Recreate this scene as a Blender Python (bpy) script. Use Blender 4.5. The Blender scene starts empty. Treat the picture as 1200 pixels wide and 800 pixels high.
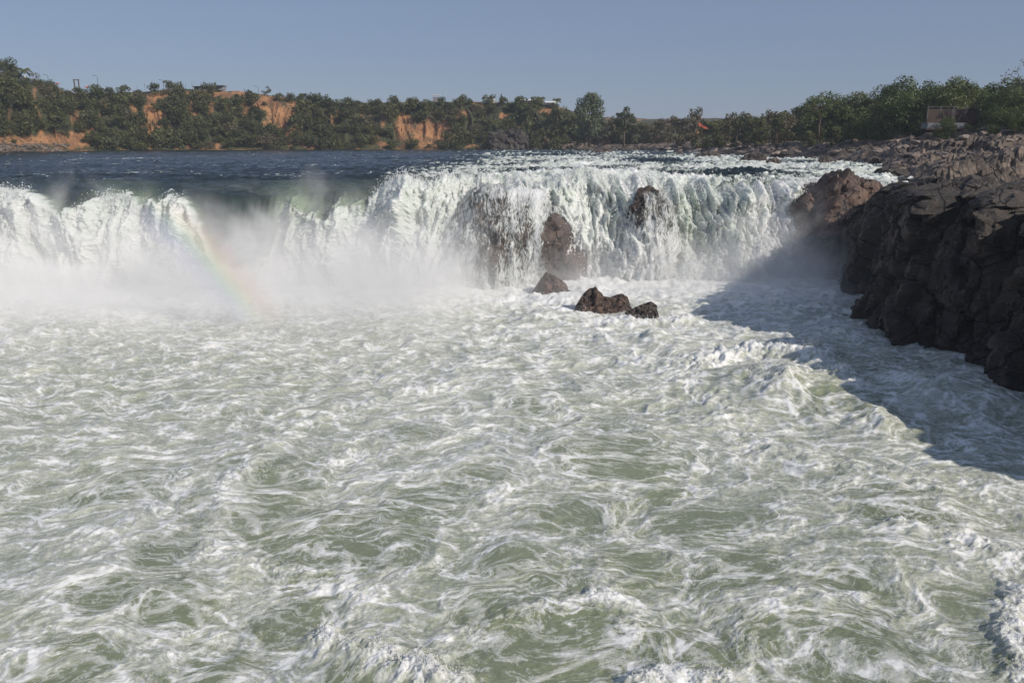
import bpy, math, random
import numpy as np
from mathutils import Vector

R = math.radians
random.seed(7)
rng = np.random.default_rng(11)
S = bpy.context.scene

# ------------------------------------------------------------------ camera, sky, sun, exposure
CAM_Z = 4.1
F = 942.0                       # focal length in pixels of the 1200 px wide photograph
PITCH = math.atan(237.0 / F)
cam_d = bpy.data.cameras.new('camera')
cam = bpy.data.objects.new('camera', cam_d)
S.collection.objects.link(cam)
cam.location = (0, 0, CAM_Z)
cam.rotation_euler = (math.pi / 2 - PITCH, 0, 0)
cam_d.sensor_fit = 'HORIZONTAL'
cam_d.sensor_width = 36
cam_d.lens = 36 * F / 1200
cam_d.clip_start = 0.1
cam_d.clip_end = 6000
S.camera = cam

SUN = Vector((1013, -760, 830)).normalized()
world = bpy.data.worlds.new("World")
S.world = world
world.use_nodes = True
wn = world.node_tree
wn.nodes.clear()
sky = wn.nodes.new('ShaderNodeTexSky')
sky.sky_type = 'NISHITA'
sky.sun_disc = False
sky.sun_elevation = math.asin(SUN.z)
sky.sun_rotation = math.atan2(SUN.x, SUN.y)
sky.air_density = 1.0
sky.dust_density = 0.3
sky.ozone_density = 2.0
bg = wn.nodes.new('ShaderNodeBackground')
bg.inputs['Strength'].default_value = 0.075
hs = wn.nodes.new('ShaderNodeHueSaturation')
hs.inputs['Saturation'].default_value = 0.8
wo = wn.nodes.new('ShaderNodeOutputWorld')
wn.links.new(sky.outputs[0], hs.inputs['Color'])
tn = wn.nodes.new('ShaderNodeMix'); tn.data_type = 'RGBA'; tn.blend_type = 'MULTIPLY'; tn.inputs[0].default_value = 1
tn.inputs[7].default_value = (0.86, 0.90, 1.06, 1)
ev = wn.nodes.new('ShaderNodeMix'); ev.data_type = 'RGBA'; ev.inputs[0].default_value = 0.62
ev.inputs[7].default_value = (2.7, 3.55, 5.3, 1)      # even grey blue haze high in the air
wn.links.new(hs.outputs[0], tn.inputs[6]); wn.links.new(tn.outputs[2], ev.inputs[6]); wn.links.new(ev.outputs[2], bg.inputs['Color'])
wn.links.new(bg.outputs[0], wo.inputs['Surface'])

sun_d = bpy.data.lights.new('sun', 'SUN')
sun_d.energy = 3.9
sun_d.angle = R(0.5)
sun_d.color = (1.0, 0.93, 0.84)
sun_o = bpy.data.objects.new('sun', sun_d)
S.collection.objects.link(sun_o)
sun_o.rotation_euler = SUN.to_track_quat('Z', 'Y').to_euler()

S.view_settings.view_transform = 'Standard'
S.view_settings.look = 'None'
S.view_settings.exposure = 0.0
S.view_settings.gamma = 1
S.render.engine = 'CYCLES'
S.cycles.use_denoising = True
S.cycles.max_bounces = 6
S.cycles.diffuse_bounces = 3
S.cycles.glossy_bounces = 2
S.cycles.transmission_bounces = 2
S.cycles.transparent_max_bounces = 12
S.cycles.volume_bounces = 2
S.cycles.volume_step_rate = 1.0
S.cycles.volume_max_steps = 64

# ------------------------------------------------------------------ picture geometry helpers
CA, SA = math.cos(PITCH), math.sin(PITCH)
def ray(px, py):
    u, v = px - 600.0, 400.0 - py
    return np.array((u, F * CA + v * SA, -F * SA + v * CA))
def at(px, py, Y):
    d = ray(px, py); return d * (Y / d[1]) + np.array((0, 0, CAM_Z))
def on_z(px, py, z):
    d = ray(px, py); return d * ((z - CAM_Z) / d[2]) + np.array((0, 0, CAM_Z))
def proj(X, Y, Z):
    Z = Z - CAM_Z
    dep = np.maximum(Y * CA - Z * SA, 0.1)
    up = Y * SA + Z * CA
    return 600 + F * X / dep, 400 - F * up / dep
def sstep(a, b, x):
    t = np.clip((x - a) / (b - a), 0, 1); return t * t * (3 - 2 * t)

# ------------------------------------------------------------------ numpy noise
_perm = np.random.default_rng(5).permutation(256).astype(np.int32)
_perm = np.concatenate([_perm, _perm])
_ang = np.random.default_rng(6).uniform(0, 2 * np.pi, 256)
_gx, _gy = np.cos(_ang).astype(np.float32), np.sin(_ang).astype(np.float32)
_g3 = np.random.default_rng(8).normal(size=(256, 3)); _g3 /= np.linalg.norm(_g3, axis=1)[:, None]
_g3 = _g3.astype(np.float32)
def pn(x, y, seed=0):
    x = np.asarray(x, np.float32) + seed * 17.31; y = np.asarray(y, np.float32) + seed * 9.77
    xi = np.floor(x); yi = np.floor(y)
    fx = x - xi; fy = y - yi
    xi = xi.astype(np.int32) & 255; yi = yi.astype(np.int32) & 255
    u = fx * fx * fx * (fx * (fx * 6 - 15) + 10); v = fy * fy * fy * (fy * (fy * 6 - 15) + 10)
    x1 = (xi + 1) & 255; y1 = (yi + 1) & 255
    def g(a, b, dx, dy):
        h = _perm[_perm[a] + b]; return _gx[h] * dx + _gy[h] * dy
    n00 = g(xi, yi, fx, fy); n10 = g(x1, yi, fx - 1, fy)
    n01 = g(xi, y1, fx, fy - 1); n11 = g(x1, y1, fx - 1, fy - 1)
    a = n00 + u * (n10 - n00); b = n01 + u * (n11 - n01)
    return (a + v * (b - a)) * 1.5
def fbm(x, y, o=4, seed=0, lac=2.03, gain=0.5):
    s = 0; a = 1.0; 
    for k in range(o):
        s = s + a * pn(x, y, seed + k * 3); x = x * lac; y = y * lac; a *= gain
    return s
def ridged(x, y, o=3, seed=0, gain=0.5):
    s = 0; a = 1.0; t = 0
    for k in range(o):
        s = s + a * (1 - np.abs(pn(x, y, seed + k * 3)) * 1.6); t += a; x = x * 2.07; y = y * 2.07; a *= gain
    return s / t
def pn3(p, seed=0):
    p = np.asarray(p, np.float32) + np.float32(seed * 11.37)
    i = np.floor(p); f = p - i; i = i.astype(np.int32) & 255
    w = f * f * f * (f * (f * 6 - 15) + 10)
    j = (i + 1) & 255
    out = 0
    for cx in (0, 1):
        X = j[..., 0] if cx else i[..., 0]; wx = w[..., 0] if cx else 1 - w[..., 0]
        for cy in (0, 1):
            Yv = j[..., 1] if cy else i[..., 1]; wy = w[..., 1] if cy else 1 - w[..., 1]
            h1 = _perm[_perm[X] + Yv]
            for cz in (0, 1):
                Zv = j[..., 2] if cz else i[..., 2]; wz = w[..., 2] if cz else 1 - w[..., 2]
                g = _g3[_perm[h1 + Zv]]
                out = out + wx * wy * wz * (g[..., 0] * (f[..., 0] - cx) + g[..., 1] * (f[..., 1] - cy) + g[..., 2] * (f[..., 2] - cz))
    return out * 1.6
def fbm3(p, o=4, seed=0, gain=0.5):
    s = 0; a = 1.0
    for k in range(o):
        s = s + a * pn3(p, seed + k * 3); p = p * 2.03; a *= gain
    return s

# ------------------------------------------------------------------ object helpers
def mesh_np(name, co, faces, mat, smooth=True, parent=None, attrs=None):
    """co (n,3); faces (m,4) or (m,3) int array, one mesh object"""
    me = bpy.data.meshes.new(name)
    co = np.asarray(co, np.float32); faces = np.asarray(faces, np.int32)
    k = faces.shape[1]
    me.vertices.add(len(co)); me.vertices.foreach_set('co', co.ravel())
    me.loops.add(faces.size); me.loops.foreach_set('vertex_index', faces.ravel())
    me.polygons.add(len(faces)); me.polygons.foreach_set('loop_start', np.arange(0, faces.size, k, dtype=np.int32))
    me.update(calc_edges=True)
    me.polygons.foreach_set('use_smooth', np.full(len(faces), smooth, bool))
    for nm, a in (attrs or {}).items():
        a = np.asarray(a, np.float32)
        if a.ndim == 1:
            at_ = me.attributes.new(nm, 'FLOAT', 'POINT'); at_.data.foreach_set('value', a)
        else:
            at_ = me.attributes.new(nm, 'FLOAT_VECTOR', 'POINT'); at_.data.foreach_set('vector', a.ravel())
    mats = mat if isinstance(mat, (list, tuple)) else [mat]
    for m in mats: me.materials.append(m)
    me.validate()
    o = bpy.data.objects.new(name, me)
    S.collection.objects.link(o)
    if parent is not None: o.parent = parent
    return o
def grid_faces(nr, nc):
    i = np.arange(nr * nc).reshape(nr, nc)
    return np.stack([i[:-1, :-1], i[:-1, 1:], i[1:, 1:], i[1:, :-1]], -1).reshape(-1, 4)
def tag(o, label=None, cat=None, group=None, kind=None):
    if label: o['label'] = label
    if cat: o['category'] = cat
    if group: o['group'] = group
    if kind: o['kind'] = kind
    return o
def empty(name, loc):
    o = bpy.data.objects.new(name, None); S.collection.objects.link(o); o.location = loc; return o
def copy_tree(o, parent=None):
    c = o.copy(); S.collection.objects.link(c)
    if parent is not None: c.parent = parent
    for ch in list(o.children): copy_tree(ch, c)
    return c
class MB:
    """collects boxes, tubes and loose faces and links them as one mesh"""
    def __init__(s): s.v = []; s.f = []
    def box(s, c, d, rz=0.0):
        b = len(s.v); cs, sn = math.cos(rz), math.sin(rz)
        for dz in (-.5, .5):
            for dx, dy in ((-.5, -.5), (.5, -.5), (.5, .5), (-.5, .5)):
                x, y = dx * d[0], dy * d[1]
                s.v.append((c[0] + x * cs - y * sn, c[1] + x * sn + y * cs, c[2] + dz * d[2]))
        for q in ((3, 2, 1, 0), (4, 5, 6, 7), (0, 1, 5, 4), (1, 2, 6, 5), (2, 3, 7, 6), (3, 0, 4, 7)):
            s.f.append([b + k for k in q])
    def tube(s, pts, rad, n=7):
        pts = [Vector(p) for p in pts]; b = len(s.v)
        for i, p in enumerate(pts):
            t = (pts[min(i + 1, len(pts) - 1)] - pts[max(i - 1, 0)]).normalized()
            a = t.cross(Vector((0.3, 1, 0.2))).normalized(); c = t.cross(a)
            r = rad[i] if isinstance(rad, (list, tuple)) else rad
            for k in range(n):
                an = 2 * math.pi * k / n
                s.v.append(tuple(p + (a * math.cos(an) + c * math.sin(an)) * r))
        for i in range(len(pts) - 1):
            for k in range(n):
                k2 = (k + 1) % n
                s.f.append([b + i * n + k, b + i * n + k2, b + (i + 1) * n + k2, b + (i + 1) * n + k])
        s.f.append([b + k for k in range(n)][::-1]); s.f.append([b + (len(pts) - 1) * n + k for k in range(n)])
    def poly(s, pts):
        b = len(s.v); s.v += [tuple(p) for p in pts]; s.f.append(list(range(b, b + len(pts))))
    def build(s, name, mat, parent=None, smooth=False):
        me = bpy.data.meshes.new(name); me.from_pydata(s.v, [], s.f); me.update()
        me.polygons.foreach_set('use_smooth', [smooth] * len(me.polygons))
        me.materials.append(mat)
        o = bpy.data.objects.new(name, me); S.collection.objects.link(o)
        if parent is not None: o.parent = parent
        return o

# ------------------------------------------------------------------ materials
class NT:
    def __init__(s, name):
        s.m = bpy.data.materials.new(name); s.m.use_nodes = True
        s.t = s.m.node_tree; s.t.nodes.clear()
        s.out = s.t.nodes.new('ShaderNodeOutputMaterial')
    def n(s, typ, **kw):
        nd = s.t.nodes.new(typ)
        for k, v in kw.items():
            if k.startswith('_'): setattr(nd, k[1:], v)
            else:
                nd.inputs[k.replace('__', ' ')].default_value = v
        return nd
    def l(s, a, b): s.t.links.new(a, b)
    def val(s, x):
        return x
    def math(s, op, a, b=None, c=None, clamp=False):
        nd = s.t.nodes.new('ShaderNodeMath'); nd.operation = op; nd.use_clamp = clamp
        for i, q in enumerate((a, b, c)):
            if q is None: continue
            if isinstance(q, (int, float)): nd.inputs[i].default_value = q
            else: s.l(q, nd.inputs[i])
        return nd.outputs[0]
    def mix(s, fac, a, b):
        nd = s.t.nodes.new('ShaderNodeMix'); nd.data_type = 'RGBA'
        for i, q in ((0, fac), (6, a), (7, b)):
            if isinstance(q, (int, float)): nd.inputs[i].default_value = q
            elif isinstance(q, tuple): nd.inputs[i].default_value = (*q, 1)
            else: s.l(q, nd.inputs[i])
        return nd.outputs[2]
    def mr(s, v, a, b, c=0.0, d=1.0, smooth=True):
        nd = s.t.nodes.new('ShaderNodeMapRange')
        nd.interpolation_type = 'SMOOTHSTEP' if smooth else 'LINEAR'
        s.l(v, nd.inputs[0])
        for i, q in enumerate((a, b, c, d)):
            if isinstance(q, (int, float)): nd.inputs[i + 1].default_value = q
            else: s.l(q, nd.inputs[i + 1])
        return nd.outputs[0]
    def noise(s, vec, scale, detail=4, rough=0.55, dist=0.0, typ='FBM', dim='3D'):
        nd = s.t.nodes.new('ShaderNodeTexNoise'); nd.noise_dimensions = dim
        nd.noise_type = typ
        nd.inputs['Scale'].default_value = scale; nd.inputs['Detail'].default_value = detail
        nd.inputs['Roughness'].default_value = rough; nd.inputs['Distortion'].default_value = dist
        if vec is not None: s.l(vec, nd.inputs['Vector'])
        return nd
    def attr(s, name):
        nd = s.t.nodes.new('ShaderNodeAttribute'); nd.attribute_name = name; return nd
    def pos(s):
        return s.t.nodes.new('ShaderNodeNewGeometry').outputs['Position']
    def bump(s, h, strength, dist, normal=None):
        nd = s.t.nodes.new('ShaderNodeBump'); nd.inputs['Strength'].default_value = strength
        nd.inputs['Distance'].default_value = dist; s.l(h, nd.inputs['Height'])
        if normal is not None: s.l(normal, nd.inputs['Normal'])
        return nd.outputs[0]

FOAM = (0.76, 0.755, 0.735)
def water_material(name, deep, mid, web_scale, kind):
    """foam web over green water; 'adv' = drifted coordinates (m), 'foam' = how much foam lies there, 'tint' = clear green water"""
    t = NT(name)
    adv = t.attr('adv').outputs['Vector']; foam = t.attr('foam').outputs['Fac']; tint = t.attr('tint').outputs['Fac']
    P = t.pos()
    if kind == 'pool':
        wv = t.n('ShaderNodeVectorMath', _operation='MULTIPLY_ADD'); wv.inputs[1].default_value = (.75, .75, 0)
        wn_ = t.noise(adv, 0.8, 5, 0.6); t.l(wn_.outputs['Color'], wv.inputs[0]); t.l(adv, wv.inputs[2])
        wadv = wv.outputs[0]
        def lace(scale, width):
            v = t.n('ShaderNodeTexVoronoi', _feature='DISTANCE_TO_EDGE', Scale=scale); v.voronoi_dimensions = '2D'; t.l(wadv, v.inputs['Vector'])
            return t.math('SUBTRACT', 1.0, t.mr(v.outputs['Distance'], 0.0, width))
        def thread(scale, width, dist=0.12):
            n = t.noise(adv, scale, 7, 0.6, dist).outputs['Fac']
            return t.math('SUBTRACT', 1.0, t.mr(t.math('ABSOLUTE', t.math('SUBTRACT', n, 0.5)), 0.0, width))
        patch = t.noise(adv, .35, 4, .6).outputs['Fac']; patch2 = t.noise(adv, 1.1, 4, .6).outputs['Fac']
        web = t.math('MULTIPLY', thread(0.42, .034), t.mr(patch2, .35, .6))
        web2 = t.math('MULTIPLY', lace(1.15, .16), t.mr(patch, .38, .62))
        l3 = t.math('MULTIPLY', lace(3.1, .22), t.mr(patch2, .35, .65))
        l0 = t.math('MULTIPLY', lace(.52, .085), t.mr(patch2, .3, .55))
        r3 = thread(2.2, .028)
        r4 = thread(6.0, .04)
        fine = t.noise(P, 11.0, 5, 0.75).outputs['Fac']
        a = t.math('MULTIPLY_ADD', web, 0.75, foam)
        a = t.math('MULTIPLY_ADD', l0, 0.50, a)
        a = t.math('MULTIPLY_ADD', web2, 0.50, a)
        a = t.math('MULTIPLY_ADD', l3, 0.32, a)
        a = t.math('MULTIPLY_ADD', r3, 0.42, a)
        a = t.math('MULTIPLY_ADD', r4, 0.16, a)
        a = t.math('MULTIPLY_ADD', t.math('SUBTRACT', patch2, 0.5), .65, a)
        a = t.math('MULTIPLY_ADD', t.math('SUBTRACT', fine, 0.5), 0.35, a)
    else:
        n1 = t.noise(adv, 1.5, 8, 0.72, 0.6).outputs['Fac']
        n2 = t.noise(adv, 7.0, 6, 0.8, 0.3).outputs['Fac']
        a = t.math('MULTIPLY_ADD', t.math('SUBTRACT', n1, 0.5), 2.0, foam)
        a = t.math('MULTIPLY_ADD', t.math('SUBTRACT', n2, 0.5), 1.6, a)
        web2 = n1; r3 = n2; fine = n2
    LO, MI, HI = (0.0, 0.50, 1.20) if kind == 'pool' else (0.05, .75, 1.45)
    cover = t.mr(a, LO, HI)
    wcol = t.mix(tint, mid, deep)
    milky = (0.53, 0.54, 0.465) if kind == 'pool' else (0.62, 0.66, 0.60)
    col = t.mix(t.mr(a, LO, MI), wcol, milky)
    col = t.mix(t.mr(a, MI, HI), col, (0.82, 0.815, 0.79) if kind == 'pool' else FOAM)
    b = t.n('ShaderNodeBsdfPrincipled')
    t.l(col, b.inputs['Base Color'])
    if kind != 'river':
        t.l(t.math('MULTIPLY', cover, .8), b.inputs['Subsurface Weight']); b.inputs['Subsurface Radius'].default_value = (1, 1, 1)
        b.inputs['Subsurface Scale'].default_value = .12 if kind == 'pool' else .6
    t.l(t.mr(cover, 0.1, 0.8, 0.16, 0.65), b.inputs['Roughness'])
    b.inputs['IOR'].default_value = 1.33
    hgt = t.math('MULTIPLY_ADD', cover, 0.5, t.math('MULTIPLY', fine, 0.5 if kind == 'pool' else 1.0))
    t.l(t.bump(hgt, 0.55, 0.08 if kind == 'pool' else 0.14), b.inputs['Normal'])
    t.l(b.outputs[0], t.out.inputs['Surface'])
    return t.m
M_pool = water_material('foaming_pool_water', (0.215, 0.24, 0.15), (0.33, 0.355, 0.265), 1.0, 'pool')
M_fall = water_material('falling_water', (0.015, 0.03, 0.03), (0.28, 0.34, 0.24), 1.0, 'fall')
M_river = water_material('river_water', (0.012, 0.022, 0.027), (0.055, 0.085, 0.08), 1.0, 'river')

def veil_material():
    t = NT('thin_water_veil')
    adv = t.attr('adv').outputs['Vector']; foam = t.attr('foam').outputs['Fac']
    n1 = t.noise(adv, 2.2, 8, 0.8, 0.7).outputs['Fac']
    n2 = t.noise(adv, 9, 5, 0.8, 0.3).outputs['Fac']
    a = t.math('MULTIPLY_ADD', t.math('SUBTRACT', n1, 0.5), 2.2, foam)
    a = t.math('MULTIPLY_ADD', t.math('SUBTRACT', n2, 0.5), 1.9, a)
    al = t.mr(a, 0.30, 0.75)
    b = t.n('ShaderNodeBsdfPrincipled'); t.l(t.mix(t.mr(a, .5, 1.3), (.42, .44, .42), (.78, .78, .77)), b.inputs['Base Color'])
    b.inputs['Roughness'].default_value = 0.5
    t.l(t.bump(n1, 0.6, 0.2), b.inputs['Normal'])
    t.l(al, b.inputs['Alpha'])
    t.l(b.outputs[0], t.out.inputs['Surface'])
    return t.m
M_veil = veil_material()

def rock_material(name, dark, mid, light, scale=1.0, wet=0.5, rnd=False):
    t = NT(name)
    P = t.n('ShaderNodeTexCoord').outputs['Object'] if rnd else t.pos()
    n1 = t.noise(P, 0.45 * scale, 7, 0.65, 0.4).outputs['Fac']
    n2 = t.noise(P, 2.6 * scale, 6, 0.7).outputs['Fac']
    v = t.n('ShaderNodeTexVoronoi', _feature='DISTANCE_TO_EDGE', Scale=0.35 * scale)
    wp = t.n('ShaderNodeVectorMath', _operation='ADD')
    nz = t.noise(P, 0.8 * scale, 3, 0.5)
    t.l(P, wp.inputs[0]); t.l(nz.outputs['Color'], wp.inputs[1]); t.l(wp.outputs[0], v.inputs['Vector'])
    crack = t.mr(v.outputs['Distance'], 0.0, 0.035)
    c = t.mix(t.mr(n1, 0.35, 0.65), dark, mid)
    c = t.mix(t.mr(n2, 0.52, 0.78), c, light)
    c = t.mix(crack, tuple(x * 0.35 for x in dark), c)
    if rnd:
        oi = t.n('ShaderNodeObjectInfo').outputs['Random']
        c = t.mix(t.math('MULTIPLY', oi, 0.5), c, t.mix(n2, dark, light))
    b = t.n('ShaderNodeBsdfPrincipled'); t.l(c, b.inputs['Base Color'])
    t.l(t.mr(n2, 0.3, 0.7, 0.75 - wet * 0.5, 0.9), b.inputs['Roughness'])
    h = t.math('MULTIPLY_ADD', crack, 0.5, n2)
    t.l(t.bump(h, 0.8, 0.18 / scale), b.inputs['Normal'])
    t.l(b.outputs[0], t.out.inputs['Surface'])
    return t.m
M_cliff = rock_material('dark_wet_cliff_rock', (0.021, 0.018, 0.016), (0.068, 0.054, 0.045), (0.21, 0.16, 0.125), 1.0, 0.5)
M_brown = rock_material('brown_wet_rock', (0.045, 0.03, 0.025), (0.14, 0.085, 0.06), (0.26, 0.18, 0.13), 1.3, 0.6)
M_wetrock = rock_material('grey_brown_wet_rock', (0.035, 0.028, 0.026), (0.10, 0.07, 0.055), (0.20, 0.15, 0.12), 1.3, 0.6)
M_shore = rock_material('pinkish_shore_rock', (0.065, 0.05, 0.04), (0.22, 0.165, 0.125), (0.45, 0.36, 0.28), 0.9, 0.1)
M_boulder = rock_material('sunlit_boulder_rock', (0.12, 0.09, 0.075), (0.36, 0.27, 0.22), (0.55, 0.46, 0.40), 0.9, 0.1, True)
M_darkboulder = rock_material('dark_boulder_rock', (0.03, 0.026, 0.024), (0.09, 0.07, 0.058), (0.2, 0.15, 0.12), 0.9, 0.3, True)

def soil_material():
    t = NT('orange_soil')
    P = t.pos()
    n1 = t.noise(P, 0.12, 7, 0.65, 0.5).outputs['Fac']; n2 = t.noise(P, 0.9, 6, 0.7).outputs['Fac']
    c = t.mix(t.mr(n1, 0.35, 0.62), (0.20, 0.095, 0.045), (0.43, 0.215, 0.095))
    c = t.mix(t.mr(n2, 0.55, 0.8), c, (0.52, 0.31, 0.17))
    c = t.mix(t.mr(t.noise(P, .45, 6, .7, .8).outputs['Fac'], .52, .62), c, (0.11, .085, .045))
    g = t.attr('green').outputs['Fac']
    c = t.mix(g, c, t.mix(t.mr(t.noise(P, 1.6, 5, .75).outputs['Fac'], .4, .62), (0.018, 0.026, 0.010), (0.10, 0.095, 0.04)))
    b = t.n('ShaderNodeBsdfPrincipled', Roughness=0.95); t.l(c, b.inputs['Base Color'])
    t.l(t.bump(n2, 1.0, 0.8), b.inputs['Normal'])
    t.l(b.outputs[0], t.out.inputs['Surface']); return t.m
M_soil = soil_material()

def leaf_material(name, a, b_, c_):
    t = NT(name)
    oi = t.n('ShaderNodeObjectInfo').outputs['Random']
    P = t.n('ShaderNodeTexCoord').outputs['Object']
    n = t.noise(P, 0.5, 3, 0.6).outputs['Fac']; n2 = t.noise(P, 4, 2, 0.6).outputs['Fac']
    col = t.mix(t.math('FRACT', t.math('MULTIPLY', oi, 7.31)), a, b_)
    col = t.mix(t.mr(t.math('ADD', n, t.math('MULTIPLY', oi, 0.12)), 0.5, 0.8), col, c_)
    col = t.mix(t.mr(n2, 0.55, 0.8), col, c_)
    b = t.n('ShaderNodeBsdfPrincipled', Roughness=0.6); t.l(col, b.inputs['Base Color'])
    tr = t.n('ShaderNodeBsdfTranslucent'); t.l(col, tr.inputs['Color'])
    mx = t.n('ShaderNodeMixShader', Fac=0.25); t.l(b.outputs[0], mx.inputs[1]); t.l(tr.outputs[0], mx.inputs[2])
    t.l(mx.outputs[0], t.out.inputs['Surface']); return t.m
M_leaf_dark = leaf_material('dark_green_leaves', (0.044, 0.058, 0.017), (0.075, 0.082, 0.026), (0.16, 0.155, 0.05))
M_leaf_mid = leaf_material('mid_green_leaves', (0.060, 0.078, 0.020), (0.10, 0.105, 0.034), (0.16, 0.16, 0.055))
M_leaf_right = leaf_material('sunlit_green_leaves', (0.065, 0.10, 0.022), (0.10, 0.125, 0.035), (0.17, 0.18, 0.06))
M_leaf_dry = leaf_material('dry_olive_leaves', (0.13, 0.11, 0.06), (0.10, 0.09, 0.045), (0.18, 0.14, 0.08))
M_leaf_yellow = leaf_material('yellow_blossom', (0.35, 0.23, 0.03), (0.4, 0.27, 0.04), (0.16, 0.13, 0.04))
M_leaf_pale = leaf_material('pale_green_leaves', (0.12, 0.15, 0.08), (0.12, 0.15, 0.08), (0.17, 0.19, 0.11))

def plain(name, col, rough=0.7, var=0.3, sc=3.0, metal=0.0):
    t = NT(name); n = t.noise(t.pos(), sc, 5, 0.6).outputs['Fac']
    c = t.mix(n, tuple(x * (1 - var) for x in col), tuple(min(1, x * (1 + var)) for x in col))
    b = t.n('ShaderNodeBsdfPrincipled', Roughness=rough, Metallic=metal); t.l(c, b.inputs['Base Color'])
    t.l(b.outputs[0], t.out.inputs['Surface']); return t.m
M_bark = plain('brown_bark', (0.12, 0.085, 0.06), 0.9, 0.4)
M_bark_pale = plain('pale_bark', (0.30, 0.26, 0.21), 0.9, 0.3)
M_pole = plain('dark_steel', (0.10, 0.10, 0.11), 0.5)
M_conc = plain('weathered_concrete', (0.22, 0.215, 0.22), 0.9, 0.25, 1.5)
M_ledge = plain('stained_concrete', (0.15, 0.155, 0.17), 0.95, 0.45, 1.2)
M_white = plain('white_paint', (0.72, 0.70, 0.66), 0.7, 0.12)
M_roof = plain('grey_roof_sheet', (0.10, 0.105, 0.12), 0.6, 0.2)
M_redcloth = plain('orange_red_cloth', (0.55, 0.11, 0.07), 0.8, 0.1)
M_brick = plain('red_brick', (0.065, 0.043, 0.035), 0.9, 0.35, 2.0)
M_dark = plain('dark_opening', (0.02, 0.02, 0.022), 0.6)

# ------------------------------------------------------------------ the falls: shape of the lip
POOL_Z = -9.0
# px of the photograph -> distance of the lip, height of the lip, forward throw
_lx = np.array([-500, 0, 200, 330, 430, 480, 540, 620, 690, 740, 800, 870, 930, 1000, 1300])
_lY = np.array([78, 77, 77.5, 78.5, 79, 80, 81, 83, 85, 86, 88, 86, 84, 82, 82.])
_lz = np.array([-.7, -.7, -.9, -1.1, -.6, .35, .6, -.2, .45, .3, -.8, -.3, -.1, -.9, -1.5])
_lt = np.array([4.5, 4.5, 4.5, 4.0, 5, 5.5, 5.5, 6.0, 7.0, 7.0, 10.5, 8, 4, 2, 2.])
_lX = (_lx - 600) / F * (_lY * CA + (CAM_Z - _lz) * SA)
def lipY(X): return np.interp(X, _lX, _lY) + 1.7 * pn(X * .09, X * 0 + 3.3) + .8 * pn(X * .31, X * 0 + 3.3)
def lipz(X): return np.interp(X, _lX, _lz) + 0.34 * pn(X * .14, X * 0 + 7.1, 4) + .25 * pn(X * .45, X * 0 + 2.1, 4)
def throw(X): return np.interp(X, _lX, _lt) + 0.9 * pn(X * .2, X * 0 + 1.1, 9)

def river_z(X, Y):
    """height of the upper river at (X, Y); Y >= lip"""
    v = Y - lipY(X)
    px = 600 + F * X / np.maximum(Y, 1)
    rough = sstep(-22, 2, X) * (1 - sstep(230, 330, Y) * .7)
    near = np.exp(-np.maximum(v, 0) / 5.0)
    z = lipz(X) * near
    warpx = X + 3 * pn(X * .05, Y * .04, 21)
    sw = 0.42 * pn(warpx * .045, Y * .13, 1) + 0.22 * pn(warpx * .09, Y * .30, 2)
    z = z + sw * (0.35 + 0.65 * (1 - near)) * (0.8 + .5 * rough)
    chop = ridged(warpx * .28, Y * .5, 3, 31) - .62
    z = z + chop * (0.40 + 0.85 * rough) + rough * .55 * (ridged(X * .11 + .4 * pn(Y * .1, X * .1, 3), Y * .17, 2, 35) - .6) * np.exp(-v / 60)
    z = z + 0.09 * fbm(X * 1.1, Y * 1.6, 3, 41) * (0.6 + 1.0 * rough)
    return z, chop, rough

# upper river -------------------------------------------------------
def build_river():
    nr, nc = 520, 620
    # rows: distance beyond the lip, dense near it
    tt = np.linspace(0, 1, nr)
    v = 9.0 + 330 * (tt ** 2.1)
    ux = np.linspace(-1, 1, nc)
    Xl = np.where(ux < 0, ux * 75, ux * 62)
    Xf = np.where(ux < 0, ux * 330, ux * 230)
    k = (v - 9) / 330
    X = Xl[None, :] * (1 - k[:, None]) + Xf[None, :] * k[:, None]
    Y = lipY(X) + v[:, None]
    z, chop, rough = river_z(X, Y)
    px, py = proj(X, Y, z)
    st = fbm(X * .06, Y * .05, 3, 51)
    caps = sstep(0.12, 0.27, chop + .12 * fbm(X * .5, Y * .9, 2, 55))
    foam = -0.65 + 1.15 * caps * sstep(-.25, .35, st + .1 + .3 * rough) + rough * (0.74 + 0.7 * st) * (1 - .8 * sstep(110, 260, Y)) + rough * .35
    # long white line of a breaking wave on the left and streaks
    for (x0, y0, x1, y1, w, s_) in ((20, 186, 60, 185, 1.4, .7), (95, 187, 172, 186, 1.2, 1.0), (220, 192, 240, 190, 1.2, .8), (0, 192, 40, 197, 1.5, .5), (130, 205, 165, 208, 1.3, .4)):
        a = on_z(x0, y0, 0); b = on_z(x1, y1, 0)
        ab = b[:2] - a[:2]; L2 = (ab ** 2).sum()
        t = np.clip(((X - a[0]) * ab[0] + (Y - a[1]) * ab[1]) / L2, 0, 1)
        d = np.hypot(X - a[0] - t * ab[0], (Y - a[1] - t * ab[1]) * .35 + 0.8 * pn(X * .3, Y * .1, 77))
        foam = foam + s_ * np.exp(-(d / w) ** 2)
    foam = np.clip(foam, -.8, 1.1)
    tint = 1 - 0.7 * rough * np.clip(.5 + st, 0, 1)
    adv = np.stack([X * .5, Y * .32, z * 0], -1)
    co = np.stack([X, Y, z], -1).reshape(-1, 3)
    o = mesh_np('river', co, grid_faces(nr, nc), M_river, attrs={'foam': foam.ravel(), 'tint': tint.ravel(), 'adv': adv.reshape(-1, 3)})
    tag(o, 'dark blue river flowing to the lip of the falls', kind='structure')
build_river()

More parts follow.
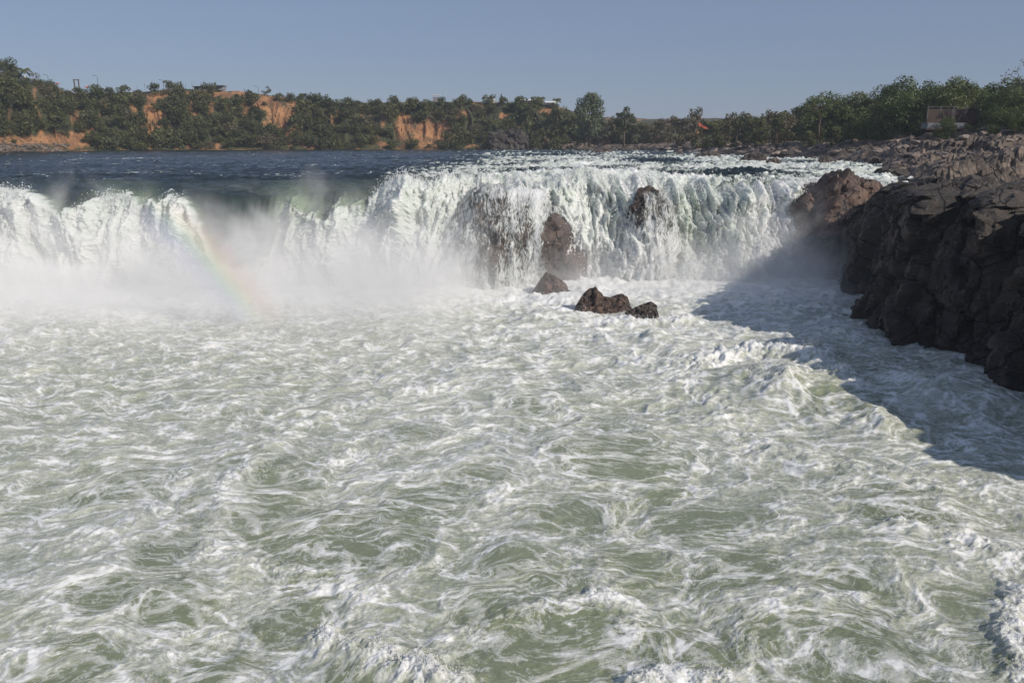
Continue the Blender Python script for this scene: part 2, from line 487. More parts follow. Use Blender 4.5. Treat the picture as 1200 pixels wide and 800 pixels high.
# the falls ---------------------------------------------------------
ONX = np.array([-300, -60, 0, 30, 60, 84, 105, 125, 150, 172, 200, 225, 245, 262, 285, 315, 332, 350, 368, 385, 405, 430, 448, 470, 500])
ONY = np.array([225, 235, 217, 216, 228, 246, 236, 222, 220, 236, 224, 226, 262, 300, 315, 300, 236, 228, 246, 252, 232, 236, 214, 196, 180.])
FALL = {}
def build_falls():
    nc = 1050; nu = 90; nd = 270
    X = np.linspace(-66, 41, nc)[None, :]
    Yl, zl, L = lipY(X), lipz(X), throw(X)
    # upstream part
    vu = np.linspace(9, 0, nu)[:, None]
    Xu = X + vu * 0; Yu = Yl + vu
    zu, chop, rough = river_z(Xu, Yu)
    # falling part starts from the river height at v = 0
    z0, _, _ = river_z(X, Yl); z1, _, _ = river_z(X, Yl + .5)
    m0 = np.clip((z1 - z0) / .5, 0.02, .5)
    tau = (np.linspace(0, 1, nd + 1)[1:] ** 0.85)[:, None] * 1.04
    Yd = Yl - L * tau
    H = z0 - POOL_Z
    zd = z0 - m0 * L * tau - (H - m0 * L) * tau ** np.interp(X, _lX, [1.9, 1.9, 1.9, 1.9, 1.9, 1.8, 1.8, 1.8, 1.6, 1.5, 1.35, 1.45, 1.7, 1.9, 1.9])
    Xd = X + tau * 0
    Xa = np.vstack([Xu, Xd]); Ya = np.vstack([Yu, Yd]); Za = np.vstack([zu, zd])
    T = np.vstack([vu * 0 + X * 0, tau + X * 0])
    # arc length down the sheet
    ds = np.sqrt(np.diff(Ya, axis=0) ** 2 + np.diff(Za, axis=0) ** 2)
    s = np.vstack([np.zeros((1, nc)), np.cumsum(ds, axis=0)])
    px, py = proj(Xa, Ya, Za)
    on = np.interp(px, ONX, ONY)
    # lumps thrown forward
    wx = Xa + 2.6 * pn(Xa * .13, s * .07, 60) + 0.8 * pn(Xa * .5, s * .25, 61) + .3 * pn(Xa * 1.4, s * .7, 62)
    fr = sstep(0.0, .35, T)
    right = sstep(430, 470, px)
    white = sstep(-6, 16, py - on + 10 * pn(Xa * .8, s * .5, 63) + 5 * pn(Xa * 2.5, s * 1.5, 64))
    white = np.where(px > 500, 1, white)
    lob = 1 - np.abs(pn(wx * .35, s * .14, 65)) * 2
    lob2 = 1 - np.abs(pn(wx * .85, s * .35, 66)) * 2
    lob3 = 1 - np.abs(pn(wx * 2.0, s * 1.0, 67)) * 2
    lob4 = 1 - np.abs(pn(wx * 4.6, s * 3.4, 68)) * 2
    lob5 = pn(wx * 9, s * 5, 69)
    D = white * (fr + .12) * (1.7 * pn(Xa * .17, s * .10, 59) + .6 * (ridged(Xa * .3, s * .3, 2, 58) - .5) + 0.6 * lob + 0.32 * lob2 + 0.23 * lob3 + 0.15 * lob4 + .10 * lob5)
    for q_, a_ in ((.42, 1.1), (.70, .8)):
        D = D + a_ * white * right * np.exp(-(np.clip((T - q_ - .30 * pn(X * .22, X * 0 + q_ * 9, 57)) / .09, -4, 0) ** 2)) * np.exp(-np.clip(T - q_ - .30 * pn(X * .22, X * 0 + q_ * 9, 57), 0, 1) / .22) * sstep(-.2, .4, pn(X * .16, X * 0 + q_ * 5, 56) + .15) * (1 + .5 * lob2)
    D = D + sstep(0, .2, T) * white * .5
    # rolling crown where the white begins
    crown = np.exp(-((py - on - 10) / 9) ** 2) * (1 - right)
    D = D + crown * 0.45
    # smooth water slides before it breaks
    D = D * (1 - .6 * sstep(915, 950, px)); Ya = Ya - D * (.35 + .65 * fr); Za = Za + D * .42 * (1 - .4 * fr) + 0.0
    # churned crest on the right half
    Za = Za + right * (1 - fr) * (0.35 * (lob2 * .5 + lob3 * .3 + lob4 * .2)) * np.exp(-((np.vstack([vu + X * 0, tau * 0 + X * 0])) / 6) ** 2)
    # colour
    st1 = pn(wx * .75, s * .10, 71); st2 = pn(wx * 2.2, s * .28, 72)
    st = fbm(Xa * .06, Ya * .05, 3, 51)
    caps = sstep(0.12, 0.27, chop + .12 * fbm(Xu * .5, Yu * .9, 2, 55))
    stu = st[:nu]
    foam_u = -0.65 + 1.15 * caps * sstep(-.25, .35, stu + .1 + .3 * rough) + rough * (0.74 + 0.7 * stu) + rough * .35
    foam = np.vstack([foam_u, np.zeros_like(Yd) + foam_u[-1:]])
    blend = sstep(0.0, .12, T)
    f_fall = 1.0 + .45 * st1 + .3 * st2 + .35 * np.exp(-((px - 905) / 32) ** 2) + .25 * sstep(.4, 1, T)
    # streaky green chutes on the right
    chute = np.exp(-((px - 840) / 55) ** 2) + .8 * np.exp(-((px - 800) / 16) ** 2) + .5 * np.exp(-((px - 690) / 14) ** 2) + .35 * np.exp(-((px - 490) / 30) ** 2)
    chute = chute * (1 - sstep(.7, 1.0, T))
    f_fall = f_fall - .55 * np.clip(chute, 0, 1.2) * (0.6 + .9 * st2 + .6 * st1)
    f_fall = np.where(right > 0, f_fall, f_fall)
    fw = foam * (1 - blend) + f_fall * blend
    left_f = -.7 + white * (1.75 + .3 * st2)
    fo = fw * right + (1 - right) * np.where(white > 0.02, left_f, np.minimum(foam, left_f + .2 + foam * .6))
    # greenish lobes with thinner foam on the left
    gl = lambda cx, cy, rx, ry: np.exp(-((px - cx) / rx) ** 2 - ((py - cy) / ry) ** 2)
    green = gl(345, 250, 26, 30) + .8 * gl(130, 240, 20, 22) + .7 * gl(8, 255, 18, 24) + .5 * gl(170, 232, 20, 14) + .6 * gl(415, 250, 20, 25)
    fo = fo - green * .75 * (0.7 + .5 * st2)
    # thin white threads on the dark slide
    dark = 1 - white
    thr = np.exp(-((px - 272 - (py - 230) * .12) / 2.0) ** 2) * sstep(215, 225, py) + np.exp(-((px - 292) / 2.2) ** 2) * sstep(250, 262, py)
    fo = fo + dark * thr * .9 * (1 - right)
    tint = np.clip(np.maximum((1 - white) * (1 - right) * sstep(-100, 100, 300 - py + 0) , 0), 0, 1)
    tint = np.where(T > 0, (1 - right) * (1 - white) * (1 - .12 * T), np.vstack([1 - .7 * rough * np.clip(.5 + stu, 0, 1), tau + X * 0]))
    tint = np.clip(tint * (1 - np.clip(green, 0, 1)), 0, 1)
    fo = np.clip(fo, -.8, 1.3)
    adv = np.stack([wx * 1.0, s * .33, 0 * s], -1)
    adv_u = np.stack([Xa * .5, Ya * .32, Xa * 0], -1)
    k = blend[..., None]
    adv = adv_u * (1 - k) + adv * k
    adv = np.where(np.isfinite(adv), adv, 0)
    co = np.stack([Xa, Ya, Za], -1)
    nr = co.shape[0]
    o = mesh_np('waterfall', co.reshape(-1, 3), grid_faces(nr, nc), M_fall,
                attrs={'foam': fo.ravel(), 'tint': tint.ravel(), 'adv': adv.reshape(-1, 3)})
    tag(o, 'wide white waterfall plunging over a curved rock lip', kind='structure')
    FALL['co'] = co; FALL['fo'] = fo; FALL['T'] = T; FALL['px'] = px; FALL['py'] = py; FALL['white'] = white
build_falls()

# the plunge pool ---------------------------------------------------
BOILS = [(190, 640, 1.1), (420, 600, 1.2), (600, 650, 1.3), (740, 650, 1.2), (690, 590, 1.1), (880, 660, 1.2), (570, 700, 1.1), (120, 690, 1.2), (340, 720, 1.2), (1130, 700, 1.3), (1150, 770, 1.2), (240, 790, 1.1), (480, 500, 1.1), (620, 470, 1.2), (320, 545, 2.0), (300, 592, 2.1), (555, 557, 1.5), (380, 640, 1.8), (460, 625, 1.4), (720, 530, 2.4), (820, 600, 1.9),
         (940, 755, 2.1), (650, 745, 2.7), (60, 770, 1.6), (820, 760, 1.2), (500, 580, 1.3), (1060, 600, 1.6), (860, 440, 1.4), (990, 470, 1.6),
         (150, 560, 1.5), (640, 600, 1.4), (1040, 770, 1.3), (200, 700, 1.2), (440, 780, 1.3), (1000, 680, 1.3)]
CRESTS = [([(606, 349), (640, 353), (682, 351)], 1.0, .25), ([(660, 366), (700, 375), (745, 374), (790, 371)], 1.0, .3), ([(385, 738), (430, 752), (475, 772), (540, 795)], 1.0, .30), ([(235, 640), (330, 662), (430, 690)], .6, .16),
          ([(245, 612), (262, 575), (300, 525), (345, 500)], .5, .12), ([(720, 690), (620, 705), (530, 735), (500, 780)], .5, .12),
          ([(700, 655), (715, 690), (740, 720)], .45, .1), ([(1060, 615), (1120, 628), (1200, 645)], .8, .2),
          ([(880, 770), (870, 725), (920, 690), (1000, 700)], .4, .1), ([(1195, 690), (1190, 740), (1200, 800)], .9, .22),
          ([(750, 795), (800, 786), (850, 792)], .9, .22), ([(0, 752), (60, 756)], .5, .12), ([(580, 505), (520, 545), (640, 600)], .3, .08),
          ([(820, 425), (880, 412), (950, 420), (1000, 450)], .9, .45), ([(1050, 440), (1100, 470), (1180, 500)], .4, .2),
          ([(560, 395), (640, 388), (700, 392)], .35, .2), ([(300, 500), (420, 470), (560, 440)], .3, .1), ([(60, 640), (180, 590), (300, 545)], .3, .08),
          ([(700, 400), (780, 430), (900, 520), (1100, 560)], .3, .15)]
POOL = {}
def build_pool():
    nc = 900
    py_rows = np.concatenate([np.linspace(1500, 860, 24)[:-1], np.linspace(860, 323, 700)])
    Ys = np.array([on_z(600, p, POOL_Z)[1] for p in py_rows])
    Ys = np.concatenate([Ys[Ys < 79], [80.5, 82]])
    nr = len(Ys)
    ang = np.linspace(-0.80, 0.80, nc)
    Y = Ys[:, None] + 0 * ang[None, :]
    X = (Ys[:, None] + 3.0) * ang[None, :]
    X = X + pn(X * .3, Y * .3, 2) * 0
    x, y = X.copy(), Y.copy()
    # boils push foam outward
    boil = 0; ring = 0
    for (bx, by, r) in BOILS:
        c = on_z(bx, by, POOL_Z); r = r * (0.62 + c[1] / 70)
        dx, dy = X - c[0], Y - c[1]
        rr = np.sqrt((dx * .85) ** 2 + (dy * .8) ** 2 + 1e-4) * (1 + .35 * pn(X * .45, Y * .45, 81) + .2 * pn(X * 1.4, Y * 1.4, 82)) / r
        b = np.exp(-rr ** 3.0)
        boil = boil + b; ring = ring + np.exp(-((rr - 1.15) / .22) ** 2)
        x = x - dx * b * .5; y = y - dy * b * .5
        sw = .9 * np.exp(-rr ** 2)
        x = x + dy * sw * .12; y = y - dx * sw * .12
    # drift backwards through an eddying flow
    e = .25
    def psi(a, b):
        return 1.9 * pn(a * .11, b * .11, 91) + .5 * pn(a * .30, b * .30, 92) + .06 * pn(a * .8, b * .8, 93)
    for k in range(3):
        p0 = psi(x, y); vx = (psi(x, y + e) - p0) / e; vy = -(psi(x + e, y) - p0) / e
        x = x - .5 * vx * 1.0; y = y - .5 * vy * 1.0
    h = .36 * pn(X * .10, Y * .13, 101) + .16 * pn(x * .28, y * .33, 102)
    far = sstep(22, 66, Y)
    rd = ridged(x * .30, y * .42, 2, 103) ** 2
    rd2 = ridged(x * .9, y * 1.1, 2, 105) ** 2
    rd3 = ridged(x * 2.6, y * 3.0, 2, 107)
    h = h + rd * (.13 + .22 * far) + rd2 * (.035 + .07 * far) + rd3 * (.025 + .03 * far) + .02 * pn(X * 5, Y * 6, 109) + .014 * pn(X * 12, Y * 14, 110)
    # chaotic heap waves towards the falls
    h = h + sstep(52, 74, Y) * .34 * ridged(X * .5, Y * .6, 3, 111)
    calm = np.clip(boil, 0, 1)
    h = h * (1 - .45 * calm) + calm * .06
    cr = 0
    for pts, s_, hh in CRESTS:
        P = [on_z(a, b, POOL_Z)[:2] for a, b in pts]
        d = 1e9
        for a, b in zip(P[:-1], P[1:]):
            ab = b - a
            t = np.clip(((X - a[0]) * ab[0] + (Y - a[1]) * ab[1]) / (ab ** 2).sum(), 0, 1)
            d = np.minimum(d, np.hypot(X - a[0] - t * ab[0], Y - a[1] - t * ab[1]))
        w = .13 + P[0][1] * .011
        d = np.abs(d + w * .9 * pn(X * .9, Y * .9, 121) + w * .6 * pn(X * 2.6, Y * 2.6, 122))
        cr = cr + .62 * s_ * np.exp(-(d / w) ** 1.3)
        h = h + hh * np.exp(-(d / (w * 1.5)) ** 2) * (1 + .35 * pn(X * 3, Y * 3, 123) + .28 * pn(X * 11, Y * 11, 124))
    for (mx, my, r, hh) in ((915, 452, 3.2, 1.2), (1030, 492, 2.2, .7), (770, 400, 2.4, .7), (965, 420, 3, .5), (640, 372, 3, .5), (70, 390, 2.5, .7), (1110, 455, 3, .7), (300, 360, 3, .5)):
        c = on_z(mx, my, POOL_Z)
        d = np.hypot(X - c[0], (Y - c[1])) / r
        h = h + hh * np.exp(-d ** 2) * (1 + .35 * pn(X * .5, Y * .5, 131) + .16 * pn(X * 1.8, Y * 1.8, 132))
    foam = .14 + .22 * far + .16 * pn(x * .09, y * .09, 141) + .22 * (rd - .5) + .12 * (rd2 - .5)
    foam = foam - .29 * calm * (.8 + .5 * pn(X * .8, Y * .8, 142)) + .10 * np.clip(ring, 0, 1) + cr
    foam = foam + sstep(60, 72, Y) * .5
    foam = foam + .55 * np.exp(-(np.hypot((X - on_z(90, 385, POOL_Z)[0]) / 16, (Y - 66) / 7)) ** 2)
    tint = np.clip(.25 + calm * .9 + .6 * pn(x * .12, y * .12, 143), 0, 1) * (1 - .6 * far)
    Z = POOL_Z + h - .35
    Z = np.where(Y > 79, POOL_Z - 1.5, Z)
    adv = np.stack([x * .72, y * 1.25, 0 * x], -1)
    co = np.stack([X, Y, Z], -1)
    foam = np.clip(foam, -.4, 1.2)
    o = mesh_np('plunge_pool', co.reshape(-1, 3), grid_faces(nr, nc), M_pool,
                attrs={'foam': foam.ravel(), 'tint': tint.ravel(), 'adv': adv.reshape(-1, 3)})
    tag(o, 'churning pale green pool laced with white foam', kind='structure')
    POOL['co'] = co; POOL['foam'] = foam; POOL['h'] = h; POOL['cr'] = cr
build_pool()
# river bed below everything, out to the horizon
g = mesh_np('ground', np.array([(-3000, -40, -11.5), (3000, -40, -11.5), (3000, 5000, -11.5), (-3000, 5000, -11.5)]), np.array([[0, 1, 2, 3]]), M_shore)
tag(g, kind='structure')

# ------------------------------------------------------------------ rocks
def worley3(p, seed=0):
    """cell noise: random value, and tilted-plane value, of the nearest cell; distance to the cell border"""
    p = np.asarray(p, np.float32); i = np.floor(p).astype(np.int32)
    best = np.full(p.shape[:-1], 9e9, np.float32); sec = best.copy()
    val = np.zeros_like(best); pl = np.zeros_like(best)
    for dx in (-1, 0, 1):
        for dy in (-1, 0, 1):
            for dz in (-1, 0, 1):
                c = i + np.array((dx, dy, dz), np.int32)
                h = _perm[(_perm[(_perm[(c[..., 0] + seed) & 255] + c[..., 1]) & 255] + c[..., 2]) & 255]
                h2 = _perm[(h + 31) & 255]; h3 = _perm[(h + 77) & 255]
                q = c + np.stack([h, h2, h3], -1) / 255.0
                v = p - q; d = (v ** 2).sum(-1)
                cl = d < best
                sec = np.where(cl, best, np.minimum(sec, d))
                best = np.where(cl, d, best)
                val = np.where(cl, h2 / 255.0, val)
                pl = np.where(cl, (v * _g3[h3]).sum(-1), pl)
    return val, pl, np.sqrt(sec) - np.sqrt(best)
import bmesh
_ico = {}
def ico(n):
    if n not in _ico:
        bm = bmesh.new(); bmesh.ops.create_icosphere(bm, subdivisions=n, radius=1)
        _ico[n] = (np.array([v.co[:] for v in bm.verts]), np.array([[v.index for v in f.verts] for f in bm.faces])); bm.free()
    return _ico[n]
def rock_shape(n, dims, seed, planes=16, facet=.5, rough=.12, power=2.0, soft=10.0):
    """polyhedral boulder: random cutting planes, then cell facets and grain"""
    d, f = ico(n); r_ = np.random.default_rng(seed)
    N = r_.normal(size=(planes, 3)); N /= np.linalg.norm(N, axis=1)[:, None]
    hgt = r_.uniform(.62, 1.0, planes)
    q = np.maximum(d @ N.T, .02) / hgt
    rp = 1 / np.maximum(((q ** soft).sum(1)) ** (1 / soft), 1e-3)
    rs = 1 / ((np.abs(d) ** power).sum(1)) ** (1 / power)
    rr = np.minimum(rp, 1.15 * rs) * facet + rs * (1 - facet)
    co = d * rr[:, None] * np.array(dims)
    m = min(dims)
    v1, p1, e1 = worley3(co / (m * .55), seed)
    v2, p2, e2 = worley3(co / (m * .22), seed + 3)
    k = rough * m * ((v1 - .5) * .5 + p1 * .9 + .35 * p2 + (v2 - .5) * .15 - .25 * np.exp(-e1 / .05) + .5 * fbm3(co / m * 1.7, 4, seed))
    return co + d * k[:, None], f
def rock(name, c, dims, seed, mat, label, cat='rock', n=5, rz=0.0, group=None, **kw):
    co, f = rock_shape(n, dims, seed, **kw)
    o = mesh_np(name, co, f, mat, smooth=False)
    o.location = c; o.rotation_euler = (0, 0, rz)
    tag(o, label, cat, group); return o

# great cliff at the right ------------------------------------------
def build_cliff():
    bp = [(34, 84)]
    for a, b in ((1003, 318), (984, 332), (1000, 372), (1037, 400), (1100, 418), (1150, 424), (1158, 455), (1200, 459)):
        p = on_z(a, b, POOL_Z); bp.append((p[0], p[1]))
    lx, ly = bp[-1]
    bp += [(lx - 1.0, ly - 5), (lx - .4, ly - 12), (lx + 2, ly - 20), (lx + 3, ly - 34)]
    bp = np.array(bp)
    L = np.concatenate([[0], np.cumsum(np.hypot(*np.diff(bp, axis=0).T))])
    ns = 620
    s = np.linspace(0, L[-1], ns)
    s2 = np.clip(s, 0, L[-1])
    bx = np.interp(s2, L, bp[:, 0]); by = np.interp(s2, L, bp[:, 1])
    # outward normal from a smoothed curve
    kx = np.convolve(np.pad(bx, 25, 'edge'), np.ones(51) / 51, 'valid'); ky = np.convolve(np.pad(by, 25, 'edge'), np.ones(51) / 51, 'valid')
    tx, ty = np.gradient(kx), np.gradient(ky); l = np.hypot(tx, ty); nx, ny = ty / l, -tx / l
    nxs = np.where(nx > 0, nx, nx)
    nt_face, nt_top = 230, 150
    top = np.interp(s, [0, L[1], L[2], L[2] + 3.5, L[2] + 9, L[2] + 20, L[2] + 32, L[-1]], [-2.4, -1.2, -.1, .5, .6, .8, 1.0, 1.1])
    tf = np.linspace(0, 1, nt_face)[:, None]; tt = np.linspace(1, 0, nt_top, endpoint=False)[:, None] ** 1.7
    # face
    zf = top + (POOL_Z - 2.2 - top) * tf
    batter = 1.1 + 1.3 * (1 - tf) ** 1.3 + 1.2 * np.exp(-tf / .05)
    Xf = bx - nx * batter; Yf = by - ny * batter
    # top: runs inland along +X
    Xt = (bx - nx * 3.6) + tt * 90 ; Yt = (by - ny * 3.6) + tt * np.interp(s, [0, L[-1]], [14, -6])
    zt = top + .25 * np.sin(tt * 9) * 0 + tt * 2.5 * 0 + -.2 * (1 - np.exp(-tt * 9)) * sstep(8, 24, s) + .6 * pn(Xt * .12, Yt * .12, 201)
    zt = top * np.exp(-tt * 0) + (zt - top) * sstep(0, .12, tt)
    X = np.vstack([Xt, Xf]); Y = np.vstack([Yt, Yf]); Z = np.vstack([zt, zf])
    nrm_x = np.vstack([np.zeros_like(Xt), nx + 0 * Xf]); nrm_y = np.vstack([np.zeros_like(Xt), ny + 0 * Xf])
    fac = np.vstack([np.zeros_like(Xt), np.ones_like(Xf)])
    near = np.vstack([np.exp(-tt * 90 / 3.0) + 0 * Xt, np.ones_like(Xf)])
    P = np.stack([X, Y, Z], -1)
    wp = P + .35 * np.stack([pn3(P * .5, 1), pn3(P * .5, 2), pn3(P * .5, 3)], -1)
    v1, p1, e1 = worley3(wp * np.array((.42, .42, .13)), 11)
    v2, p2, e2 = worley3(wp * np.array((.9, .9, .6)), 12)
    v3, p3, e3 = worley3(wp * np.array((2.4, 2.4, 1.6)), 13)
    b1 = np.round(((v1 - .5) * 2.4 + p1 * .5 + .5 * pn3(P * .25, 31)) / .45) * .45; k = b1 + p1 * .35 + np.round((v2 - .5) * .9 / .22) * .22 + p2 * .4 + p3 * .12 + (v3 - .5) * .1 - .55 * np.exp(-e1 / .05) - .10 * np.exp(-e2 / .05) + .10 * fbm3(P * 1.6, 4, 5)
    hor = near
    X = X + nrm_x * k * fac; Y = Y + nrm_y * k * fac
    Z = Z + (1 - fac) * ((k - .3) * .38 + .15 * fbm3(P * 1.2, 4, 9))
    co = np.stack([X, Y, Z], -1)
    o = mesh_np('rock_cliff', co.reshape(-1, 3), grid_faces(co.shape[0], ns)[:, ::-1], M_cliff, smooth=False)
    tag(o, 'sheer near black rock cliff rising from the shaded water at the right edge', 'cliff')
build_cliff()

# brown shoulder of rock where the falls end
c = at(968, 262, 83)
SHOULDER = (c[0] - .2, 80.5, -6.0)
c = at(1000, 228, 82)
rock('boulder', (c[0], 79.5, -1.2), (2.0, 2.2, 1.7), 44, M_brown, 'small rounded brown rock lump on the right shoulder of the big brown rock', n=5, facet=.4, rough=.12)

# domed boulder under the thin veil of water
def veil_rock(c, dims, seed, label, vlabel, foamf, mat, n=6, **kw):
    co, f = rock_shape(n, dims, seed, **kw)
    o = mesh_np('boulder', co, f, mat, smooth=False); o.location = c
    tag(o, label, 'rock')
    W = co + np.array(c)
    nrm = co / np.array(dims) ** 2; nrm /= np.linalg.norm(nrm, axis=1)[:, None]
    wv = W + nrm * (.26 + .22 * pn3(W * np.array((1.5, 1.5, .4)), 4)[:, None] + .2 * (1 - 2 * np.abs(pn3(W * np.array((1.9, 1.9, .7)), 5)))[:, None] + .1 * pn3(W * np.array((5.5, 5.5, 2.4)), 6)[:, None])
    px, py = proj(wv[:, 0], wv[:, 1], wv[:, 2])
    fo = foamf(px, py, wv)
    keep = (fo[f].max(1) > -.6) & (W[f][:, :, 2].max(1) > POOL_Z - .5)
    ff = f[keep]; used = np.unique(ff); mp = -np.ones(len(co), int); mp[used] = np.arange(len(used))
    ang = np.arctan2(co[:, 0], -co[:, 1]) * dims[0]
    adv = np.stack([wv[:, 0] * 1.1 + .25 * pn(wv[:, 0], wv[:, 2]), wv[:, 2] * .30, 0 * ang], -1)
    v = mesh_np('water_veil', wv[used], mp[ff], M_veil, attrs={'foam': fo[used], 'adv': adv[used]})
    tag(v, vlabel, kind='structure')
def f1(px, py, w):
    edge = np.interp(py, [215, 262, 300, 333], [700, 636, 636, 640])
    f = .66 - .22 * np.exp(-((px - 575) / 45) ** 2) + .3 * pn(w[:, 0] * .8, w[:, 2] * .22, 5) + .2 * sstep(545, 505, px)
    f = f + .30 * np.exp(-((py - 222) / 9) ** 2) + .25 * sstep(300, 335, py)
    return f - 1.4 * sstep(-6, 16, px - edge + 5 * pn(w[:, 0] * 1.2, w[:, 2] * 1.2, 7))
veil_rock((-.6, 77.7, -9.2), (8.2, 6.2, 8.8), 71, 'tall domed grey brown boulder half covered by a thin sheet of falling water', 'thin speckled sheet of water running down the domed boulder', f1, M_wetrock, facet=.22, rough=.10, power=2.0)
def f2(px, py, w):
    return .52 + .35 * sstep(250, 290, py) + .25 * pn(w[:, 0] * 1.2, w[:, 2] * .5, 3) - .8 * np.exp(-((px - 742) / 9) ** 2 - ((py - 235) / 14) ** 2) - .9 * np.exp(-((px - 757) / 12) ** 2 - ((py - 219) / 5) ** 2)
veil_rock((13.4, 80.1, -9.3), (2.5, 4.6, 9.2), 75, 'narrow upright dark boulder with brown top standing inside the cascade', 'broken strands of water over the narrow dark boulder', f2, M_wetrock, facet=.5, rough=.2, power=2.6)

def f3(px, py, w):
    return .62 + .25 * sstep(205, 190, py) - 1.5 * sstep(918, 950, px - (py - 240) * .12 + 6 * pn(w[:, 0] * 1.3, w[:, 2] * 1.0, 7))
veil_rock(SHOULDER, (5.1, 6.0, 6.8), 42, 'large rounded reddish brown rock shoulder where the falls end beside the cliff', 'torn strands of water spilling over the left side of the brown rock shoulder', f3, M_brown, facet=.45, rough=.2, power=2.4)
def wedge(px0, px1, outline, Y, depth, mat, label, seed):
    """angular boulder: ridge line given by outline points, leaning faces to the front and back"""
    xs = np.linspace(px0, px1, 90)
    ox = [a for a, b in outline]; oy = [b for a, b in outline]
    ridge = np.array([at(x, np.interp(x, ox, oy), Y)[2] for x in xs])
    X = np.array([at(x, 350, Y)[0] for x in xs])
    v = np.linspace(-1, 1, 60)[:, None]
    ends = np.clip(1 - np.abs(np.linspace(-1, 1, 90)) ** 6, 0, 1)
    prof = 1 - np.abs(v) ** 1.25
    Z = POOL_Z - 1.1 + (ridge + 1.1 - POOL_Z) * prof * ends + 0 * v
    Yv = Y + v * depth * (0.6 + .4 * ends) + .35 * depth * (1 - prof) * 0
    P = np.stack([X + 0 * v, Yv, Z], -1)
    v1, p1, e1 = worley3(P * .8, seed); v2, p2, e2 = worley3(P * 2.2, seed + 1)
    k = (v1 - .5) * .4 + p1 * .4 + p2 * .16 + .12 * fbm3(P * 1.4, 4, seed)
    P[..., 2] += k * .55 * np.clip(prof * 3, 0, 1); P[..., 1] -= k * .9; P[..., 0] += k * .3
    o = mesh_np('boulder', P.reshape(-1, 3), grid_faces(60, 90), mat, smooth=False)
    tag(o, label, 'rock'); return o
Yr = on_z(645, 346, POOL_Z)[1] + 1.5
wedge(617, 674, [(617, 350), (622, 341), (640, 318), (650, 322), (668, 338), (674, 352)], Yr, 2.2, M_brown, 'pyramid shaped brown boulder at the foot of the domed boulder', 5)
Yr = on_z(705, 366, POOL_Z)[1] + 1.0
wedge(668, 744, [(668, 358), (672, 351), (692, 336), (697, 336), (706, 345), (716, 347), (724, 344), (737, 342), (742, 352), (744, 362)], Yr, 1.6, M_brown, 'jagged twin peaked brown boulder in the foam in front of the cascade', 8)
Yr = on_z(750, 372, POOL_Z)[1] + .9
wedge(722, 776, [(722, 372), (735, 364), (752, 356), (768, 350), (772, 358), (776, 362)], Yr, 1.2, M_darkboulder, 'low slanting dark slab of rock awash beside the jagged boulder', 12)
del Yr

# ------------------------------------------------------------------ the banks
_sY = [60, 80, 92, 104, 120, 143, 184, 257, 320, 400]
_sX = [44, 43, 44, 49, 55, 60, 56.5, 55, 30, -30]
def right_shore(Y): return np.interp(Y, _sY, _sX) + 2.2 * pn(Y * .08, Y * 0 + 5, 301) + 1.0 * pn(Y * .3, Y * 0 + 5, 302)
def right_z(X, Y, detail=True):
    d = X - right_shore(Y)
    z = 6.2 * (1 - np.exp(-np.maximum(d, 0) / 13)) + .035 * np.maximum(d - 20, 0)
    z = z * np.interp(Y, [80, 110, 150, 220, 300], [.75, .95, 1., .62, .45])
    z = np.where(d < 0, d * .5, z)
    z = z - 9 * sstep(88, 80, Y) * sstep(62, 50, X)
    if detail:
        P = np.stack([X, Y, z * 1.5], -1)
        v1, p1, _ = worley3(P * .16, 21); v2, p2, _ = worley3(P * .45, 22); v3, p3, _ = worley3(P * 1.1, 23)
        z = z + ((v1 - .4) * 1.3 + p1 * 1.0 + (v2 - .5) * .7 + p2 * .8 + (v3 - .5) * .25 + p3 * .3) * sstep(-3, 3, d) * np.interp(Y, [100, 250], [.75, .5])
    return z
def build_right_bank():
    nc, nr = 430, 360
    r = np.linspace(0, 1, nr)[:, None]; Y = 76 + 270 * r ** 1.5 + np.zeros((1, nc))
    d = (np.linspace(0, 1, nc) ** 1.8)[None, :] * 190 - 3
    X = right_shore(Y) + d
    Z = right_z(X, Y)
    o = mesh_np('rocky_shore', np.stack([X, Y, Z], -1).reshape(-1, 3), grid_faces(nr, nc), M_shore, smooth=False)
    tag(o, 'broken rock shelf sloping up from the river on the right', kind='structure')
build_right_bank()

_bp = [-420, -200, 0, 60, 110, 300, 450, 600, 700, 800, 1000]
_bY = [215, 238, 252, 270, 296, 326, 338, 338, 322, 300, 290]
_cp = [-420, -200, 0, 50, 80, 110, 150, 230, 290, 340, 400, 450, 520, 560, 620, 650, 675, 700, 760, 1000]
_cy = [40, 60, 92, 102, 106, 113, 112, 109, 110, 117, 124, 123, 122, 123, 123, 126, 136, 146, 150, 148]
DEP = 30.0
def bank_pt(a, k):
    """a = bearing (as a pixel column), k = 0 at the water, 1 at the crest"""
    Ys = np.interp(a, _bp, _bY); Yc = Ys + DEP
    zc = CAM_Z + (163 - np.interp(a, _cp, _cy)) / F * Yc
    kk = np.clip(k, 0, 1)
    Y = Ys + DEP * k
    # low beach, then the steep face
    z = zc * (0.05 * sstep(0, .08, kk) + .95 * sstep(0.04, 1.08, kk) ** .8) 
    gul = ridged(a * .055 + .6 * pn(a * .03, kk * 2, 4), kk * .8 + a * 0, 3, 401)
    Y = Y + (gul - .6) * -7 * np.sin(np.pi * np.clip(kk, 0, 1)) 
    X = (a - 600) / F * Y
    z = z + np.where(k > 1, (k - 1) * 1.0 + .6 * pn(X * .05, Y * .05, 7), 0) + .35 * pn(X * .2, Y * .2 + z * .3, 8) * (k > .02) - .6 * (k <= 0)
    return X, Y, z
